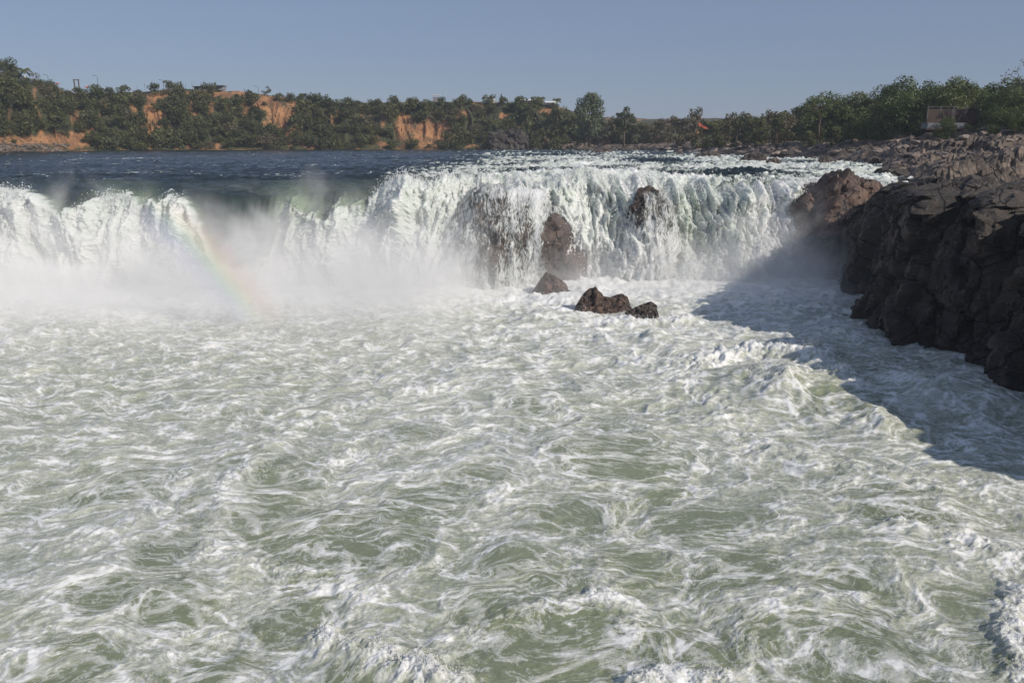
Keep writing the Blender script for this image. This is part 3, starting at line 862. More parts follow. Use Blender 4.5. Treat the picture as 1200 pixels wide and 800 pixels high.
BARE = [(28, 166, 48, 9), (80, 164, 30, 13), (93, 138, 11, 12), (176, 128, 8, 20), (172, 150, 6, 8), (186, 140, 6, 12), (262, 110, 62, 4), (312, 121, 20, 10), (332, 134, 22, 11), (322, 146, 16, 8),
        (190, 113, 12, 4), (345, 122, 10, 6), (475, 150, 13, 22), (500, 158, 20, 20), (520, 152, 10, 14), (445, 168, 12, 5), (590, 136, 6, 4), (640, 130, 9, 4), (350, 168, 18, 4), (555, 172, 12, 2)]
def bare(px, py):
    b = np.zeros(np.broadcast(px, py).shape)
    for cx, cy, rx, ry in BARE:
        ry = ry * .8; rx = rx * .9
        b = np.maximum(b, 1 - sstep(.8, 1.25, np.sqrt(((px - cx) / rx) ** 2 + ((py - cy) / ry) ** 2)))
    return b
def build_left_bank():
    a = np.linspace(-420, 1000, 900)[None, :]
    k = np.concatenate([[-.3], np.linspace(0, 1, 90), 1 + np.linspace(0.02, 1, 14) ** 2 * 12])[:, None]
    A, K = a + 0 * k, k + 0 * a
    X, Y, Z = bank_pt(A, K)
    px, py = proj(X, Y, Z)
    g = 1 - bare(px, py + 4 * pn(A * .15, K * 4, 9))
    g = g * (K > .012) * sstep(-.35, .1, pn(A * .09, K * 3, 15) + .3)
    o = mesh_np('river_bank', np.stack([X, Y, Z], -1).reshape(-1, 3), grid_faces(*A.shape), M_soil, smooth=False, attrs={'green': g.ravel()})
    tag(o, 'steep orange earth bank across the river', kind='structure')
build_left_bank()

# ------------------------------------------------------------------ plants
def crown_mesh(name, mat, clumps, leaf, per, seed, squash=.8, parent=None, loc=(0, 0, 0)):
    """many small leaf faces gathered in clumps: clumps = [(x, y, z, r)]"""
    r_ = np.random.default_rng(seed); V = []; 
    for (cx, cy, cz, cr) in clumps:
        n = max(12, int(per * cr * cr))
        d = r_.normal(size=(n, 3)); d /= np.linalg.norm(d, axis=1)[:, None]
        rad = cr * (r_.uniform(.35, 1.12, n) ** .6)
        p = d * rad[:, None] * np.array((1, 1, squash)) + np.array((cx, cy, cz))
        nn = d * .7 + r_.normal(size=(n, 3)) * .6 + np.array((0, 0, .35)); nn /= np.linalg.norm(nn, axis=1)[:, None]
        u = np.cross(nn, r_.normal(size=(n, 3))); u /= np.linalg.norm(u, axis=1)[:, None]; w = np.cross(nn, u)
        s = (leaf * r_.uniform(.5, 1.25, n))[:, None]
        V.append(np.stack([p - u * s, p - w * s * .55 + nn * s * .1, p + u * s, p + w * s * .55 + nn * s * .1], 1).reshape(-1, 3))
    V = np.concatenate(V); f = np.arange(len(V)).reshape(-1, 4)
    o = mesh_np(name, V, f, mat, smooth=False, parent=parent); o.location = loc
    return o
def clump_set(rad, h0, h1, n, cr, seed):
    r_ = random.Random(seed); out = []
    for _ in range(n):
        an = r_.uniform(0, 2 * math.pi); t = r_.random() ** .6
        z = r_.uniform(0, 1); rr = rad * t * (math.sin(math.pi * min(1, .18 + z * .72)) ** .6)
        out.append((math.cos(an) * rr, math.sin(an) * rr, h0 + (h1 - h0) * z, cr * r_.uniform(.6, 1.25)))
    return out
def make_tree(loc, h, rad, mat, seed, leaf=.30, n=16, label=None, group=None, per=60, cbase=.25, bark=None, cr=None, name='tree', open_=False):
    root = empty(name, loc); tag(root, label, 'tree', group)
    cs = clump_set(rad, h * (cbase + .12), h * .92, n, cr or rad * .42, seed)
    m = MB(); r_ = random.Random(seed)
    top = Vector((r_.uniform(-.4, .4), r_.uniform(-.4, .4), h * .7))
    m.tube([(0, 0, -.6), (r_.uniform(-.15, .15), 0, h * .2), top * .6, top], [h * .032, h * .024, h * .016, h * .006])
    for c in cs[:9 if not open_ else len(cs)]:
        st = top * r_.uniform(.35, .8); m.tube([st, (st + Vector(c[:3])) * .5 + Vector((0, 0, .2)), Vector(c[:3])], [h * .012, h * .008, h * .003], 5)
    m.build('trunk', bark or M_bark, root, True)
    crown_mesh('crown', mat, cs, leaf, per, seed, parent=root)
    return root
def set_at(o, loc, s=1.0, rz=0.0):
    o.location = loc; o.scale = (s, s, s * random.uniform(.88, 1.12)); o.rotation_euler = (0, 0, rz); return o

used = {}
def put(proto, loc, s, label=None):
    o = proto if proto.name not in used else copy_tree(proto)
    used[proto.name] = 1
    set_at(o, loc, s, random.uniform(0, 6.28))
    if label: o['label'] = label
    return o
# bushes on the far bank
def bush(mat, seed, label, group, tall=1.0):
    cs = clump_set(2.5, .3, 3.6 * tall, 11, 1.35, seed)
    o = crown_mesh('bush', mat, cs, .34, 42, seed)
    return tag(o, label, 'bush', group)
bushes = [bush(M_leaf_dark, 1, 'dark green thorny bush on the orange far bank', 'dark bushes on the far bank'),
          bush(M_leaf_dark, 2, 'dark green thorny bush on the orange far bank', 'dark bushes on the far bank', 1.3),
          bush(M_leaf_dark, 3, 'dark green thorny bush on the orange far bank', 'dark bushes on the far bank', .8),
          bush(M_leaf_mid, 4, 'mid green leafy bush on the far bank', 'leafy bushes on the far bank', 1.1),
          bush(M_leaf_dry, 5, 'dry olive brown bush on the far bank', 'dry bushes on the far bank', .7)]
cnt = 0
rows = np.linspace(.03, 1.0, 9)
rb = random.Random(3)
for k0 in rows:
    a = -25.0 + rb.uniform(0, 10)
    while a < 660:
        aa = a + rb.uniform(-5, 5); k = k0 + rb.uniform(-.05, .05)
        a += 15.6 * (1.0 if a < 400 else 1.15)
        X, Y, Z = [float(q) for q in bank_pt(np.array(aa), np.array(k))]
        px, py = proj(X, Y, Z + 2.0)
        small = float(bare(px, py)) > .25 or float(bare(px, py + 3)) > .6
        if small and rb.random() > .28: continue
        if 200 < aa < 345 and k > .93: continue
        if cnt >= 292: break
        w = [5, 4, 4, 2, .7] if aa < 430 else [2, 2, 2, 4, 1.6]
        b = rb.choices(bushes, w)[0]
        put(b, (X, Y - .5, Z - .6), (rb.uniform(.3, .5) if small else rb.uniform(.85, 1.5) * (1.0 if k < .85 else .75))); cnt += 1

# trees in the middle distance and to the right
tp_mid = [make_tree((0, 0, 0), 8 + i, 3.4, [M_leaf_mid, M_leaf_dark, M_leaf_mid, M_leaf_dry][i % 4], 20 + i, .36, 15, 'olive green bushy tree in the belt beyond the rapids', 'trees in the belt beyond the rapids', 50, cbase=-.05) for i in range(4)]
tp_right = [make_tree((0, 0, 0), 8.5 + i * .6, 4.6, M_leaf_right, 40 + i, .24, 26, 'bright green bushy tree above the rock shelf on the right', 'trees above the rock shelf', 85, cbase=-.06, bark=M_bark_pale) for i in range(4)]
# the belt from the centre to x = 960: bearings against a treeline read off the skyline
SKX = [560, 600, 650, 700, 740, 780, 820, 860, 900, 930, 950, 975, 1000, 1040, 1075, 1110, 1150, 1200, 1300]
SKY_ = [124, 122, 128, 130, 136, 131, 128, 126, 121, 120, 114, 112, 105, 100, 96, 98, 97, 86, 78]
for row in range(4):
    a = 655.0
    while a < 985:
        aa = a + rb.uniform(-5, 5); a += 13.5
        Y = [285, 262, 238, 214][row] + rb.uniform(-8, 8) - (aa - 655) * .12
        X = (aa - 600) / F * Y
        if X < float(right_shore(np.array(Y))) + 5: X_ok = False
        else: X_ok = True
        if not X_ok and row > 0: continue
        if X_ok: z = float(right_z(np.array(X), np.array(Y), False))
        else:
            Y = float(np.interp(aa, _bp, _bY)) + 8; X = (aa - 600) / F * Y; z = 1.2
        want = CAM_Z + (163 - np.interp(aa, SKX, SKY_) - rb.uniform(0, 9)) / F * Y - z
        h = max(3.5, want * [1.0, .9, .72, .55][row])
        pr = rb.choice(tp_mid)
        put(pr, (X, Y, z - .3), h / 10.0)
for row in range(4):
    a = 948.0
    while a < 1300:
        Y = [190, 168, 150, 136][row] + rb.uniform(-6, 6) - (a - 950) * [.06, .07, .07, .06][row]
        aa = a + rb.uniform(-6, 6); a += 14 + (a - 948) * .02
        X = (aa - 600) / F * Y
        if X < float(right_shore(np.array(Y))) + [14, 12, 13, 16][row]: continue
        if row == 3 and aa < 1010: continue
        if row >= 2 and 1078 < aa < 1146: continue
        z = float(right_z(np.array(X), np.array(Y), False))
        want = CAM_Z + (163 - np.interp(aa, SKX, SKY_) - rb.uniform(-2, 8)) / F * Y - z
        h = max(4, want * [1.0, .92, .74, .52][row])
        put(rb.choice(tp_right), (X, Y, z - .3), h / 9.8)

# single trees that can be told apart
def crest(a, k=1.0):
    X, Y, Z = bank_pt(np.array(float(a)), np.array(k)); return (float(X), float(Y), float(Z))
def mtop(a, py, Y): return float(at(a, py, Y)[2])
x, y, z = crest(216, 1.02)
make_tree((x, y, z - .3), 4.6, 2.2, M_leaf_dark, 61, .26, 12, 'lone dark round tree on the bare crest beside a street lamp', per=70, cbase=.2)
x, y, z = crest(325, 1.0)
make_tree((x, y, z - .3), 3.9, 1.9, M_leaf_dark, 62, .26, 10, 'lone small dark tree on the crest right of the long low building', per=70, cbase=.1)
x, y, z = crest(0, 1.05)
make_tree((x, y, z - 1), mtop(0, 75, y) - z + 1, 3.6, M_leaf_yellow, 63, .3, 14, 'yellow flowering tree at the left edge of the crest', per=60)
x, y, z = crest(-4, 1.5)
make_tree((x, y, z), mtop(0, 47, y) - z, 5.6, M_leaf_dark, 64, .4, 20, 'tall dark tree at the far left top of the bank', per=50)
x, y, z = crest(36, 1.15)
make_tree((x, y, z - 1), mtop(36, 71, y) - z + 1, 4.4, M_leaf_dark, 65, .32, 18, 'broad green tree between the two crest palms', per=55, cbase=.05)
x, y, z = crest(66, 1.2)
make_tree((x, y, z - 1), mtop(66, 86, y) - z + 1, 2.6, M_leaf_dry, 66, .3, 12, 'brownish small tree just right of the palm with white trunk', per=55, cbase=.05)
Yt = 300.0; x = (688 - 600) / F * Yt
t_ = make_tree((x, Yt, 2), mtop(688, 108, Yt) - 2, 5.2, M_leaf_pale, 67, .4, 34, 'tall pale grey green tree standing above the treeline near centre', per=45, cbase=.1, cr=2.1)
Yt = 296.0; x = (727 - 600) / F * Yt
make_tree((x, Yt, 2), mtop(727, 124, Yt) - 2, 3.6, M_leaf_dark, 68, .4, 12, 'dark round tree right of the tall pale tree', per=60, cbase=.1)
Yt = 168.0; x = (948 - 600) / F * Yt
make_tree((x, Yt, 5), mtop(945, 111, Yt) - 5, 3.2, M_leaf_right, 69, .26, 14, 'flat topped open tree rising above the belt at its right end', per=60, cbase=.35, cr=1.0, open_=True)
Yt = 136.0; x = (1176 - 600) / F * Yt
make_tree((x, Yt, 6.5), mtop(1176, 58, Yt) - 6.5, 3.9, M_leaf_dry, 70, .16, 34, 'tall sparse half bare tree sticking up above the others at top right', per=30, cbase=.3, cr=.8, bark=M_bark_pale, open_=True)
# conifer
x, y, z = crest(588, 1.05)
root = empty('conifer_tree', (x, y, z - .5)); tag(root, 'small pointed conifer on the skyline near the white walls', 'tree')
m = MB(); m.tube([(0, 0, -1), (0, 0, 4.2)], [.14, .03]); m.build('trunk', M_bark, root)
crown_mesh('crown', M_leaf_dark, [(0, 0, .8 + i * .55, 1.15 - i * .15) for i in range(7)], .22, 120, 5, parent=root)

def palm(loc, h, label, seed, fl=2.4, trunk=None):
    root = empty('palm_tree', loc); tag(root, label, 'palm tree')
    r_ = random.Random(seed); m = MB()
    m.tube([(0, 0, -1), (.1, 0, h * .5), (.15, 0, h)], [.26, .2, .16]); m.build('trunk', trunk or M_bark_pale, root, True)
    for i in range(15):
        an = i / 15 * 6.28 + r_.uniform(-.2, .2); up = r_.uniform(.1, 1.1)
        f = MB(); pts = []
        for j in range(7):
            q = j / 6; rr = fl * q * math.cos(up * .5); zz = h + fl * (math.sin(up) * q - .75 * q * q)
            pts.append(Vector((.15 + math.cos(an) * rr, math.sin(an) * rr, zz)))
        side = Vector((-math.sin(an), math.cos(an), 0))
        for j in range(6):
            wd = .34 * math.sin(math.pi * (j + .8) / 7.2) + .05
            for sg in (-1, 1):
                for e in (0, .5):
                    p = pts[j].lerp(pts[j + 1], e); p2 = pts[j].lerp(pts[j + 1], e + .42)
                    f.poly([p, p2, p2 + side * sg * wd * 1.3 + Vector((0, 0, -wd)), p + side * sg * wd * 1.3 + Vector((0, 0, -wd))])
        f.build('frond', M_leaf_mid, root)
    return root
x, y, z = crest(56, 1.0); palm((x, y, z), mtop(56, 82, y) - z, 'palm tree with pale trunk on the left crest standing clear of the trees', 1, 2.9, M_white)
x, y, z = crest(18, 1.3); palm((x, y, z), mtop(19, 68, y) - z, 'palm tree rising behind the broad crest tree at far left', 2, 2.9)
for i, (a, t_, lb) in enumerate(((608, 116, 'palm on the terrace just right of the pointed conifer'), (632, 115, 'palm on the terrace in the middle of the white walls'), (650, 117, 'palm on the terrace at the right end of the white walls'), (366, 111, 'feathery palm clump on the crest right of the orange gully'))):
    x, y, z = crest(a, 1.05); palm((x, y, z), max(1.8, mtop(a, t_, y) - z), lb, 10 + i, 2.3)

# ------------------------------------------------------------------ things on the crest
def lamp_post(a, pyt, label):
    x, y, z = crest(a, 1.03); h = max(3, mtop(a, pyt, y) - z)
    r = empty('street_lamp', (x, y, z)); tag(r, label, 'street lamp', )
    m = MB(); m.tube([(0, 0, -.5), (0, 0, h * .9), (-.25, 0, h), (-1.0, 0, h + .1)], [.11, .09, .07, .06]); m.build('pole', M_pole, r)
    m = MB(); m.box((-1.3, 0, h + .1), (.7, .3, .16)); m.build('lamp_head', M_pole, r)
lamp_post(137, 89, 'curved street lamp right of the twin posts on the crest')
lamp_post(210, 94, 'street lamp standing just left of the lone round tree')
lamp_post(316, 103, 'street lamp just left of the lone small dark tree')
lamp_post(82, 88, 'street lamp leaning over the crest left of the twin posts')
x, y, z = crest(113, 1.03); h = mtop(113, 93, y) - z
r = empty('twin_post', (x, y, z)); tag(r, 'pair of tall brown posts joined by a crossbar on the crest', 'posts')
for sx in (-.85, .85):
    m = MB(); m.box((sx, 0, h / 2 - .3), (.36, .36, h + .6)); m.build('post', M_bark, r)
m = MB(); m.box((0, 0, h - .25), (2.4, .25, .3)); m.build('crossbar', M_bark, r)
gp = 'thin fence poles along the bare crest'
proto = None
for a, hh in ((189, 3.2), (200, 3.0), (242, 2.6), (252, 2.8), (262, 3.4), (300, 2.0), (339, 2.2), (180, 2.6), (235, 2.2), (270, 2.6)):
    x, y, z = crest(a, 1.03)
    if proto is None:
        m = MB(); m.tube([(0, 0, -.3), (0, 0, 1.0)], .055 , 6); m.box((0, 0, .88), (.5, .06, .03)); proto = m.build('pole', M_pole); o = proto
    else: o = proto.copy(); S.collection.objects.link(o)
    o.location = (x, y, z); o.scale = (1, 1, hh); tag(o, 'thin dark pole standing on the bare crest of the bank', 'pole', gp)
# long low building with a dark roof
x, y, z = crest(262, 1.08)
w = 36 / F * y
r = empty('low_building', (x, y, z)); tag(r, 'long low building with grey roof behind the bare orange crest', 'building')
m = MB(); m.box((0, 0, .7), (w * .9, 4, 1.4)); m.build('wall', M_conc, r)
m = MB(); m.box((-w * .18, -.3, 1.45), (w * .62, 5, .22)); m.box((w * .3, -.3, 1.75), (w * .36, 5, .3)); m.build('roof', M_roof, r)
for i in range(4):
    m = MB(); m.box((-w * .36 + i * w * .22, -2.03, .75), (1.2, .1, .7)); m.build('window', M_dark, r)
# two red sunshades on the crest
for a, b, lb in ((92, 97, 'red and white sunshade on the crest left of the twin posts'), (124, 101, 'small red sunshade on the crest right of the twin posts')):
    x, y, z = crest(a, 1.0); h = max(1.8, mtop(a, b, y) - z)
    r = empty('sunshade', (x, y, z)); tag(r, lb, 'umbrella')
    m = MB(); m.tube([(0, 0, -.3), (0, 0, h)], .05, 6); m.build('pole', M_pole, r)
    m = MB()
    for i in range(8):
        a0, a1 = i * math.pi / 4, (i + 1) * math.pi / 4
        m.poly([(0, 0, h), (math.cos(a0) * 1.1, math.sin(a0) * 1.1, h - .5), (math.cos(a1) * 1.1, math.sin(a1) * 1.1, h - .5)])
    m.build('canopy', M_redcloth, r)
# white terrace walls and shelters in the centre
for a0, a1, pyt, lb in ((566, 584, 118, 'low white shelter on the wooded bank left of the terrace'), (604, 630, 120, 'white terrace wall between the palms'), (634, 652, 121, 'short white terrace wall right of the middle palm')):
    x, y, z = crest((a0 + a1) / 2, .98); h = max(1.2, mtop(a0, pyt, y) - z + .4); w = (a1 - a0) / F * y
    r = empty('terrace_shelter', (x, y - 2, z)); tag(r, lb, 'shelter')
    m = MB(); m.box((0, 0, h * .4), (w, .4, h * .5)); m.build('wall', M_white, r)
    m = MB(); m.poly([(-w * .35, -1.2, h * .8), (w * .35, -1.2, h * .8), (w * .3, 0, h * 1.25), (-w * .3, 0, h * 1.25)]); m.poly([(-w * .35, 1.2, h * .8), (-w * .3, 0, h * 1.25), (w * .3, 0, h * 1.25), (w * .35, 1.2, h * .8)]); m.build('roof', M_white, r)
    for i in range(4):
        m = MB(); m.box((-w * .4 + i * w * .266, -.3, h * .4), (.15, .15, h * .8 + .6)); m.build('post', M_conc, r)
x, y, z = crest(515, 1.05)
r = empty('flat_roof_hut', (x, y, z)); tag(r, 'tiny flat roofed hut on the skyline left of centre', 'hut')
m = MB(); m.box((0, 0, 1), (2.6, 2.4, 2)); m.build('wall', M_conc, r); m = MB(); m.box((0, 0, mtop(515, 112, y) - z), (3.6, 3, .25)); m.build('roof', M_white, r)
# the dark rock bluff on the far shore
p = on_z(598, 174, 0)
rock('rock_bluff', ((598 - 600) / F * 331, 331, 2.4), (8.0, 4.5, 6.2), 90, M_cliff, 'dark square rock bluff at the waterline on the far shore', n=5, planes=9, facet=.6, rough=.25, power=4)
# orange red flag among the treetops
Yf = 205.0; p = at(826, 150, Yf)
r = empty('flag', (p[0] - 1, Yf, p[2] - 6)); tag(r, 'orange red cloth flag hanging over the treetops', 'flag')
m = MB(); m.tube([(-.2, 0, -2), (-.5, 0, 7.6)], .06, 6); m.build('pole', M_bark, r)
m = MB()
for i in range(10):
    q0, q1 = i / 10, (i + 1) / 10
    f_ = lambda q: (-.5 + 2.3 * q, .25 * math.sin(q * 7), 7.6 - 1.7 * q ** .7)
    a, b = f_(q0), f_(q1); w0, w1 = .8 * (1 - q0 * .75), .8 * (1 - q1 * .75)
    m.poly([a, b, (b[0] - .2, b[1], b[2] - w1), (a[0] - .2, a[1], a[2] - w0)])
m.build('cloth', M_redcloth, r)
# concrete ledge, red brick wall with posts, on the right bank
def on_right(a, Y): X = (a - 600) / F * Y; return X, Y, float(right_z(np.array(X), np.array(Y), False))
Yw = 138.0; p0, p1 = at(1084, 143, Yw), at(1128, 142, Yw)
o = MB(); o.box(((p0[0] + p1[0]) / 2, Yw, p0[2] - .6), (p1[0] - p0[0], 2.0, .9)); 
tag(o.build('concrete_ledge', M_ledge), 'pale blue grey concrete ledge on the rocks below the brick wall', 'ledge')
Yw = 142.0; p0, p1 = at(1086, 138, Yw), at(1146, 138, Yw); ht = at(1086, 124, Yw)[2] - p0[2]; w = p1[0] - p0[0]
r = empty('brick_wall', ((p0[0] + p1[0]) / 2, Yw, p0[2])); tag(r, 'reddish brown wall with slim posts among the right bank trees', 'wall')
m = MB(); m.box((0, 0, ht * .36 - 1.0), (w, .3, ht * .72 + 2.0)); m.build('wall', M_brick, r)
WALL = (p0, p1)
for i in range(5):
    m = MB(); m.box((-w / 2 + w * i / 4, -.1, ht * .45), (.14, .14, ht * 1.0)); m.build('post', M_pole, r)
m = MB(); m.box((0, -.12, ht * .9), (w, .06, .08)); m.build('rail', M_pole, r)

for a_, h_, lb in ((1092, 3.6, 'low green bush in front of the left end of the brown wall'), (1121, 2.4, 'smallest green bush growing before the middle of the brown wall'), (1146, 4.4, 'leafy green bush covering the right end of the brown wall')):
    X, Y, z = on_right(a_, 135.5)
    o = copy_tree(rb.choice(tp_right)); set_at(o, (X, Y, z - .4), h_ / 9.8, a_); tag(o, lb, 'bush'); del o['group']
# ------------------------------------------------------------------ boulders along the shores
protos = []
for i in range(6):
    co, f = rock_shape(3, (1, .9, .62), 300 + i, planes=12, facet=.8, rough=.2, soft=14)
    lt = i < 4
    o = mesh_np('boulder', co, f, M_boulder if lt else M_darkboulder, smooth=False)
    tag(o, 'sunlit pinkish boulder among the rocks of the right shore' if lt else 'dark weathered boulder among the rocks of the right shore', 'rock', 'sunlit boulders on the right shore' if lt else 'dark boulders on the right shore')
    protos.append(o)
nb = 0
for i in range(4000):
    if nb >= 210: break
    Y = 92 + 190 * rb.random() ** 1.3; d = rb.random() ** 1.2 * (16 if Y > 150 else 24)
    X = float(right_shore(np.array(Y))) + d - .5
    px, py = proj(X, Y, 1)
    if px > 1230 or px < 690: continue
    z = float(right_z(np.array(X), np.array(Y)))
    s = rb.uniform(.3, 1.05) * (1 + Y / 260) * (.8 if d > 3 else 1.1)
    pr = rb.choice(protos[:4] if rb.random() < (.75 if d > 2.5 else .3) else protos[4:])
    o = pr if pr.name not in used else pr.copy()
    if pr.name in used: S.collection.objects.link(o)
    used[pr.name] = 1
    o.location = (X, Y, z + .1 * s); o.scale = (s * rb.uniform(.8, 1.5), s, s * rb.uniform(.5, .9)); o.rotation_euler = (rb.uniform(-.3, .3), rb.uniform(-.3, .3), rb.uniform(0, 6.28)); nb += 1
# reef rocks standing in the river in front of the right shore
for a, b, w, hh, sd, lb in ((830, 186, 36, 1.5, 1, 'low dark reef rock in the rapids left of the long reef'), (885, 190, 34, 1.6, 2, 'long dark reef rock at the edge of the rapids'), (905, 193, 20, 1.2, 3, 'small dark rock tip poking from the rapids nearest the falls'),
                            (706, 180, 30, 1.8, 4, 'rocky islet below the tall pale tree'), (795, 181, 14, 1.0, 5, 'small dark rock at the left end of the reef'), (968, 192, 24, 1.5, 6, 'dark rock beside the green channel on the right'), (935, 186, 44, 1.8, 7, 'wide dark shelf rock at the foot of the right shore')):
    p = on_z(a, b, 0); wm = w / F * p[1] / 2
    rock('reef_rock', (p[0], p[1], 0), (wm, wm * .6, hh), 500 + sd, M_darkboulder, lb, n=4, facet=.6, rough=.25)
# rubble at the left far shore: too many stones to count
V = []; Fc = []; base = ico(1)
for i in range(700):
    a = rb.choice([rb.uniform(-60, 95), rb.uniform(-60, 60), rb.uniform(620, 800), rb.uniform(640, 760)]); 
    k = rb.uniform(.0, .14) if a < 200 else rb.uniform(0, .22)
    X, Y, Z = [float(q) for q in bank_pt(np.array(a), np.array(k))]
    s = rb.uniform(.25, .9)
    n0 = sum(len(v) for v in V)
    V.append(base[0] * np.array((s * rb.uniform(.8, 1.6), s, s * .7)) * (1 + .25 * np.random.default_rng(i).normal(size=(len(base[0]), 1))) + np.array((X, Y - 1, Z + .2))); Fc.append(base[1] + n0)
o = mesh_np('shore_rubble', np.concatenate(V), np.concatenate(Fc), M_shore, smooth=False); tag(o, kind='stuff')

# ------------------------------------------------------------------ spray and mist
def build_spray():
    r_ = np.random.default_rng(77)
    co, fo, T, px, py, wh = (FALL[k] for k in ('co', 'fo', 'T', 'px', 'py', 'white'))
    w = (wh > .5) * (fo > .4) * (np.abs(co[..., 0]) < 62) * (.25 + 1.2 * np.exp(-((T - .12) / .12) ** 2) + .5 * np.exp(-((T - .9) / .15) ** 2))
    w[:90] *= .25 * (px[:90] > 440)
    w = w.ravel() / w.sum(); n = 60000
    i = r_.choice(len(w), n, p=w)
    P = co.reshape(-1, 3)[i] + r_.normal(size=(n, 3)) * np.array((.25, .2, .2)) + np.array((0, -1, .5)) * np.abs(r_.exponential(.38, (n, 1)))
    s = np.minimum(r_.exponential(.016, n) + .010, .07)
    pc, cr = POOL['co'], POOL['cr']
    w2 = (np.clip(cr - .35, 0, 1) + .25 * np.clip(POOL['h'] - .75, 0, 1)).ravel(); w2[pc[..., 1].ravel() > 78] = 0; w2[pc[..., 1].ravel() < 12] = 0
    w2 /= w2.sum(); n2 = 9000
    j = r_.choice(len(w2), n2, p=w2)
    Q = pc.reshape(-1, 3)[j]; dd = Q[:, 1:2] / 60
    Q = Q + r_.normal(size=(n2, 3)) * np.array((.1, .1, .02)) + np.array((0, 0, 1)) * r_.exponential(.10, (n2, 1)) * (.4 + dd)
    s2 = np.minimum(r_.exponential(.005, n2) + .003, .022) * (.6 + Q[:, 1] / 40)
    P = np.vstack([P, Q]); s = np.concatenate([s, s2])
    tet = np.array([(1, 1, 1), (1, -1, -1), (-1, 1, -1), (-1, -1, 1)]) * .8
    V = (P[:, None, :] + tet[None] * s[:, None, None] * r_.uniform(.5, 1.4, (len(P), 4, 1))).reshape(-1, 3)
    b = (np.arange(len(P)) * 4)[:, None, None]
    f = (b + np.array([(0, 1, 2), (0, 3, 1), (0, 2, 3), (1, 3, 2)])[None]).reshape(-1, 3)
    t = NT('white_spray'); bs = t.n('ShaderNodeBsdfPrincipled', Roughness=.5); bs.inputs['Base Color'].default_value = (.82, .82, .82, 1)
    t.l(bs.outputs[0], t.out.inputs['Surface'])
    o = mesh_np('spray_droplets', V, f, t.m, smooth=True); tag(o, kind='stuff')
build_spray()

def mist(name, x0, x1, y0, y1, z1, dens, top, seed, xf=8.0, core=.55):
    m = MB(); m.box(((x0 + x1) / 2, (y0 + y1) / 2, (POOL_Z + z1) / 2), (x1 - x0, y1 - y0, z1 - POOL_Z))
    t = NT(name + '_volume')
    P = t.pos(); sp = t.n('ShaderNodeSeparateXYZ'); t.l(P, sp.inputs[0]); x, y, z = sp.outputs
    off = t.n('ShaderNodeVectorMath', _operation='ADD'); off.inputs[1].default_value = (seed * 13.0, 0, seed * 5.0); t.l(P, off.inputs[0])
    nz = t.noise(off.outputs[0], .13, 5, .6, 1.0).outputs['Fac']; nf = t.noise(off.outputs[0], .5, 4, .65, .5).outputs['Fac']
    # height of the cloud top wanders with the noise
    zz = t.math('MULTIPLY_ADD', t.math('SUBTRACT', nz, .5), 17.0, top)
    hz = t.mr(t.math('SUBTRACT', z, zz), -5.0, 2.0, 1.0, 0.0)
    low = t.mr(z, POOL_Z, POOL_Z + 4.5, 1.0, .62)
    fx = t.math('MULTIPLY', t.mr(x, x0, x0 + xf), t.mr(x, x1 - xf, x1, 1.0, 0.0))
    fy = t.math('MULTIPLY', t.mr(y, y0, y0 + (y1 - y0) * core), t.mr(y, y1 - 3, y1, 1.0, 0.0))
    d = t.math('MULTIPLY', t.math('MULTIPLY', hz, low), t.math('MULTIPLY', fx, fy))
    d = t.math('MULTIPLY', t.math('MULTIPLY', d, t.mr(nf, .3, .65, .25, 1.5)), dens)
    v = t.n('ShaderNodeVolumePrincipled'); v.inputs['Color'].default_value = (.995, .99, .98, 1); v.inputs['Anisotropy'].default_value = -.35
    t.l(d, v.inputs['Density']); t.l(v.outputs[0], t.out.inputs['Volume'])
    o = m.build(name, t.m); tag(o, kind='stuff'); return o
mist('mist', -72, 0, 42, 85, 6.0, .27, -2.4, 1, core=.97)
mist('mist', -18, 36, 58, 84, 2.0, .15, -4.8, 2, core=.95)
mist('mist', 18, 46, 69, 92, 1.5, .25, -4.5, 3, xf=5)

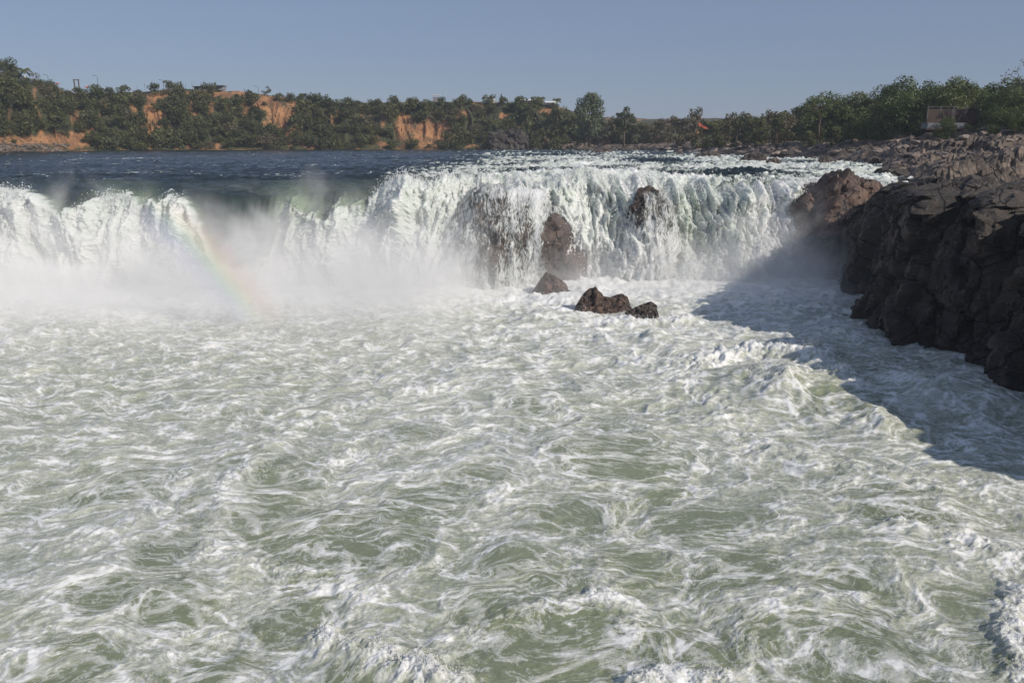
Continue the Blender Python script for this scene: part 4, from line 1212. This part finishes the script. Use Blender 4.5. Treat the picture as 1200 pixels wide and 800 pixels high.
# rainbow in the spray: arc of coloured mist round the point opposite the sun
def build_rainbow():
    Y = 58.0
    c = at(-413, 846, Y); e = at(232, 290, Y)
    Rm = math.hypot(e[0] - c[0], e[2] - c[2]); wd = 84 / F * Y
    m = MB(); a0 = math.atan2(at(316, 390, Y)[2] - c[2], at(316, 390, Y)[0] - c[0]); a1 = math.atan2(at(135, 190, Y)[2] - c[2], at(135, 190, Y)[0] - c[0])
    n = 30
    for i in range(n + 1):
        a = a0 + (a1 - a0) * i / n
        for rr in (Rm - wd / 2, Rm + wd / 2):
            for yy in (Y - .6, Y + .6): m.v.append((c[0] + math.cos(a) * rr, yy, c[2] + math.sin(a) * rr))
    for i in range(n):
        b = i * 4; q = b + 4
        for f in ((b, b + 1, q + 1, q), (b + 2, q + 2, q + 3, b + 3), (b, q, q + 2, b + 2), (b + 1, b + 3, q + 3, q + 1)): m.f.append(f)
    m.f.append((0, 2, 3, 1)); b = n * 4; m.f.append((b, b + 1, b + 3, b + 2))
    bm = bmesh.new(); RB = m
    t = NT('rainbow_mist')
    sp = t.n('ShaderNodeSeparateXYZ'); t.l(t.pos(), sp.inputs[0])
    dx = t.math('SUBTRACT', sp.outputs[0], float(c[0])); dz = t.math('SUBTRACT', sp.outputs[2], float(c[2]))
    r = t.math('SQRT', t.math('ADD', t.math('MULTIPLY', dx, dx), t.math('MULTIPLY', dz, dz)))
    k = t.mr(r, Rm - wd / 2, Rm + wd / 2, smooth=False)
    cr = t.n('ShaderNodeValToRGB'); t.l(k, cr.inputs[0]); el = cr.color_ramp.elements
    el[0].position = 0; el[0].color = (.82, .82, 1, 1); el[1].position = 1; el[1].color = (1, .80, .78, 1)
    for p_, col in ((.3, (.72, .76, 1)), (.45, (.72, .97, .78)), (.57, (1, .97, .6)), (.7, (1, .72, .56))):
        q = el.new(p_); q.color = (*col, 1)
    edge = t.math('MULTIPLY', t.mr(k, 0, .5), t.mr(k, .5, 1, 1, 0))
    an = t.mr(sp.outputs[2], POOL_Z - .6, POOL_Z + 1.6)
    tp = t.mr(sp.outputs[2], -3.0, .5, 1, 0)
    d = t.math('MULTIPLY', t.math('MULTIPLY', edge, an), t.math('MULTIPLY', tp, .45))
    v = t.n('ShaderNodeVolumePrincipled'); t.l(cr.outputs[0], v.inputs['Color']); t.l(d, v.inputs['Density']); t.l(v.outputs[0], t.out.inputs['Volume'])
    o = m.build('rainbow', t.m); tag(o, kind='stuff')
    bm.from_mesh(o.data); bmesh.ops.recalc_face_normals(bm, faces=bm.faces); bm.to_mesh(o.data); bm.free()
build_rainbow()
# pale air over the whole scene
m = MB(); m.box((0, 300, 7), (1000, 900, 40)); t = NT('haze_air')
v = t.n('ShaderNodeVolumePrincipled', Density=.00022); v.inputs['Color'].default_value = (.82, .88, 1, 1); t.l(v.outputs[0], t.out.inputs['Volume'])
tag(m.build('haze', t.m), kind='stuff')
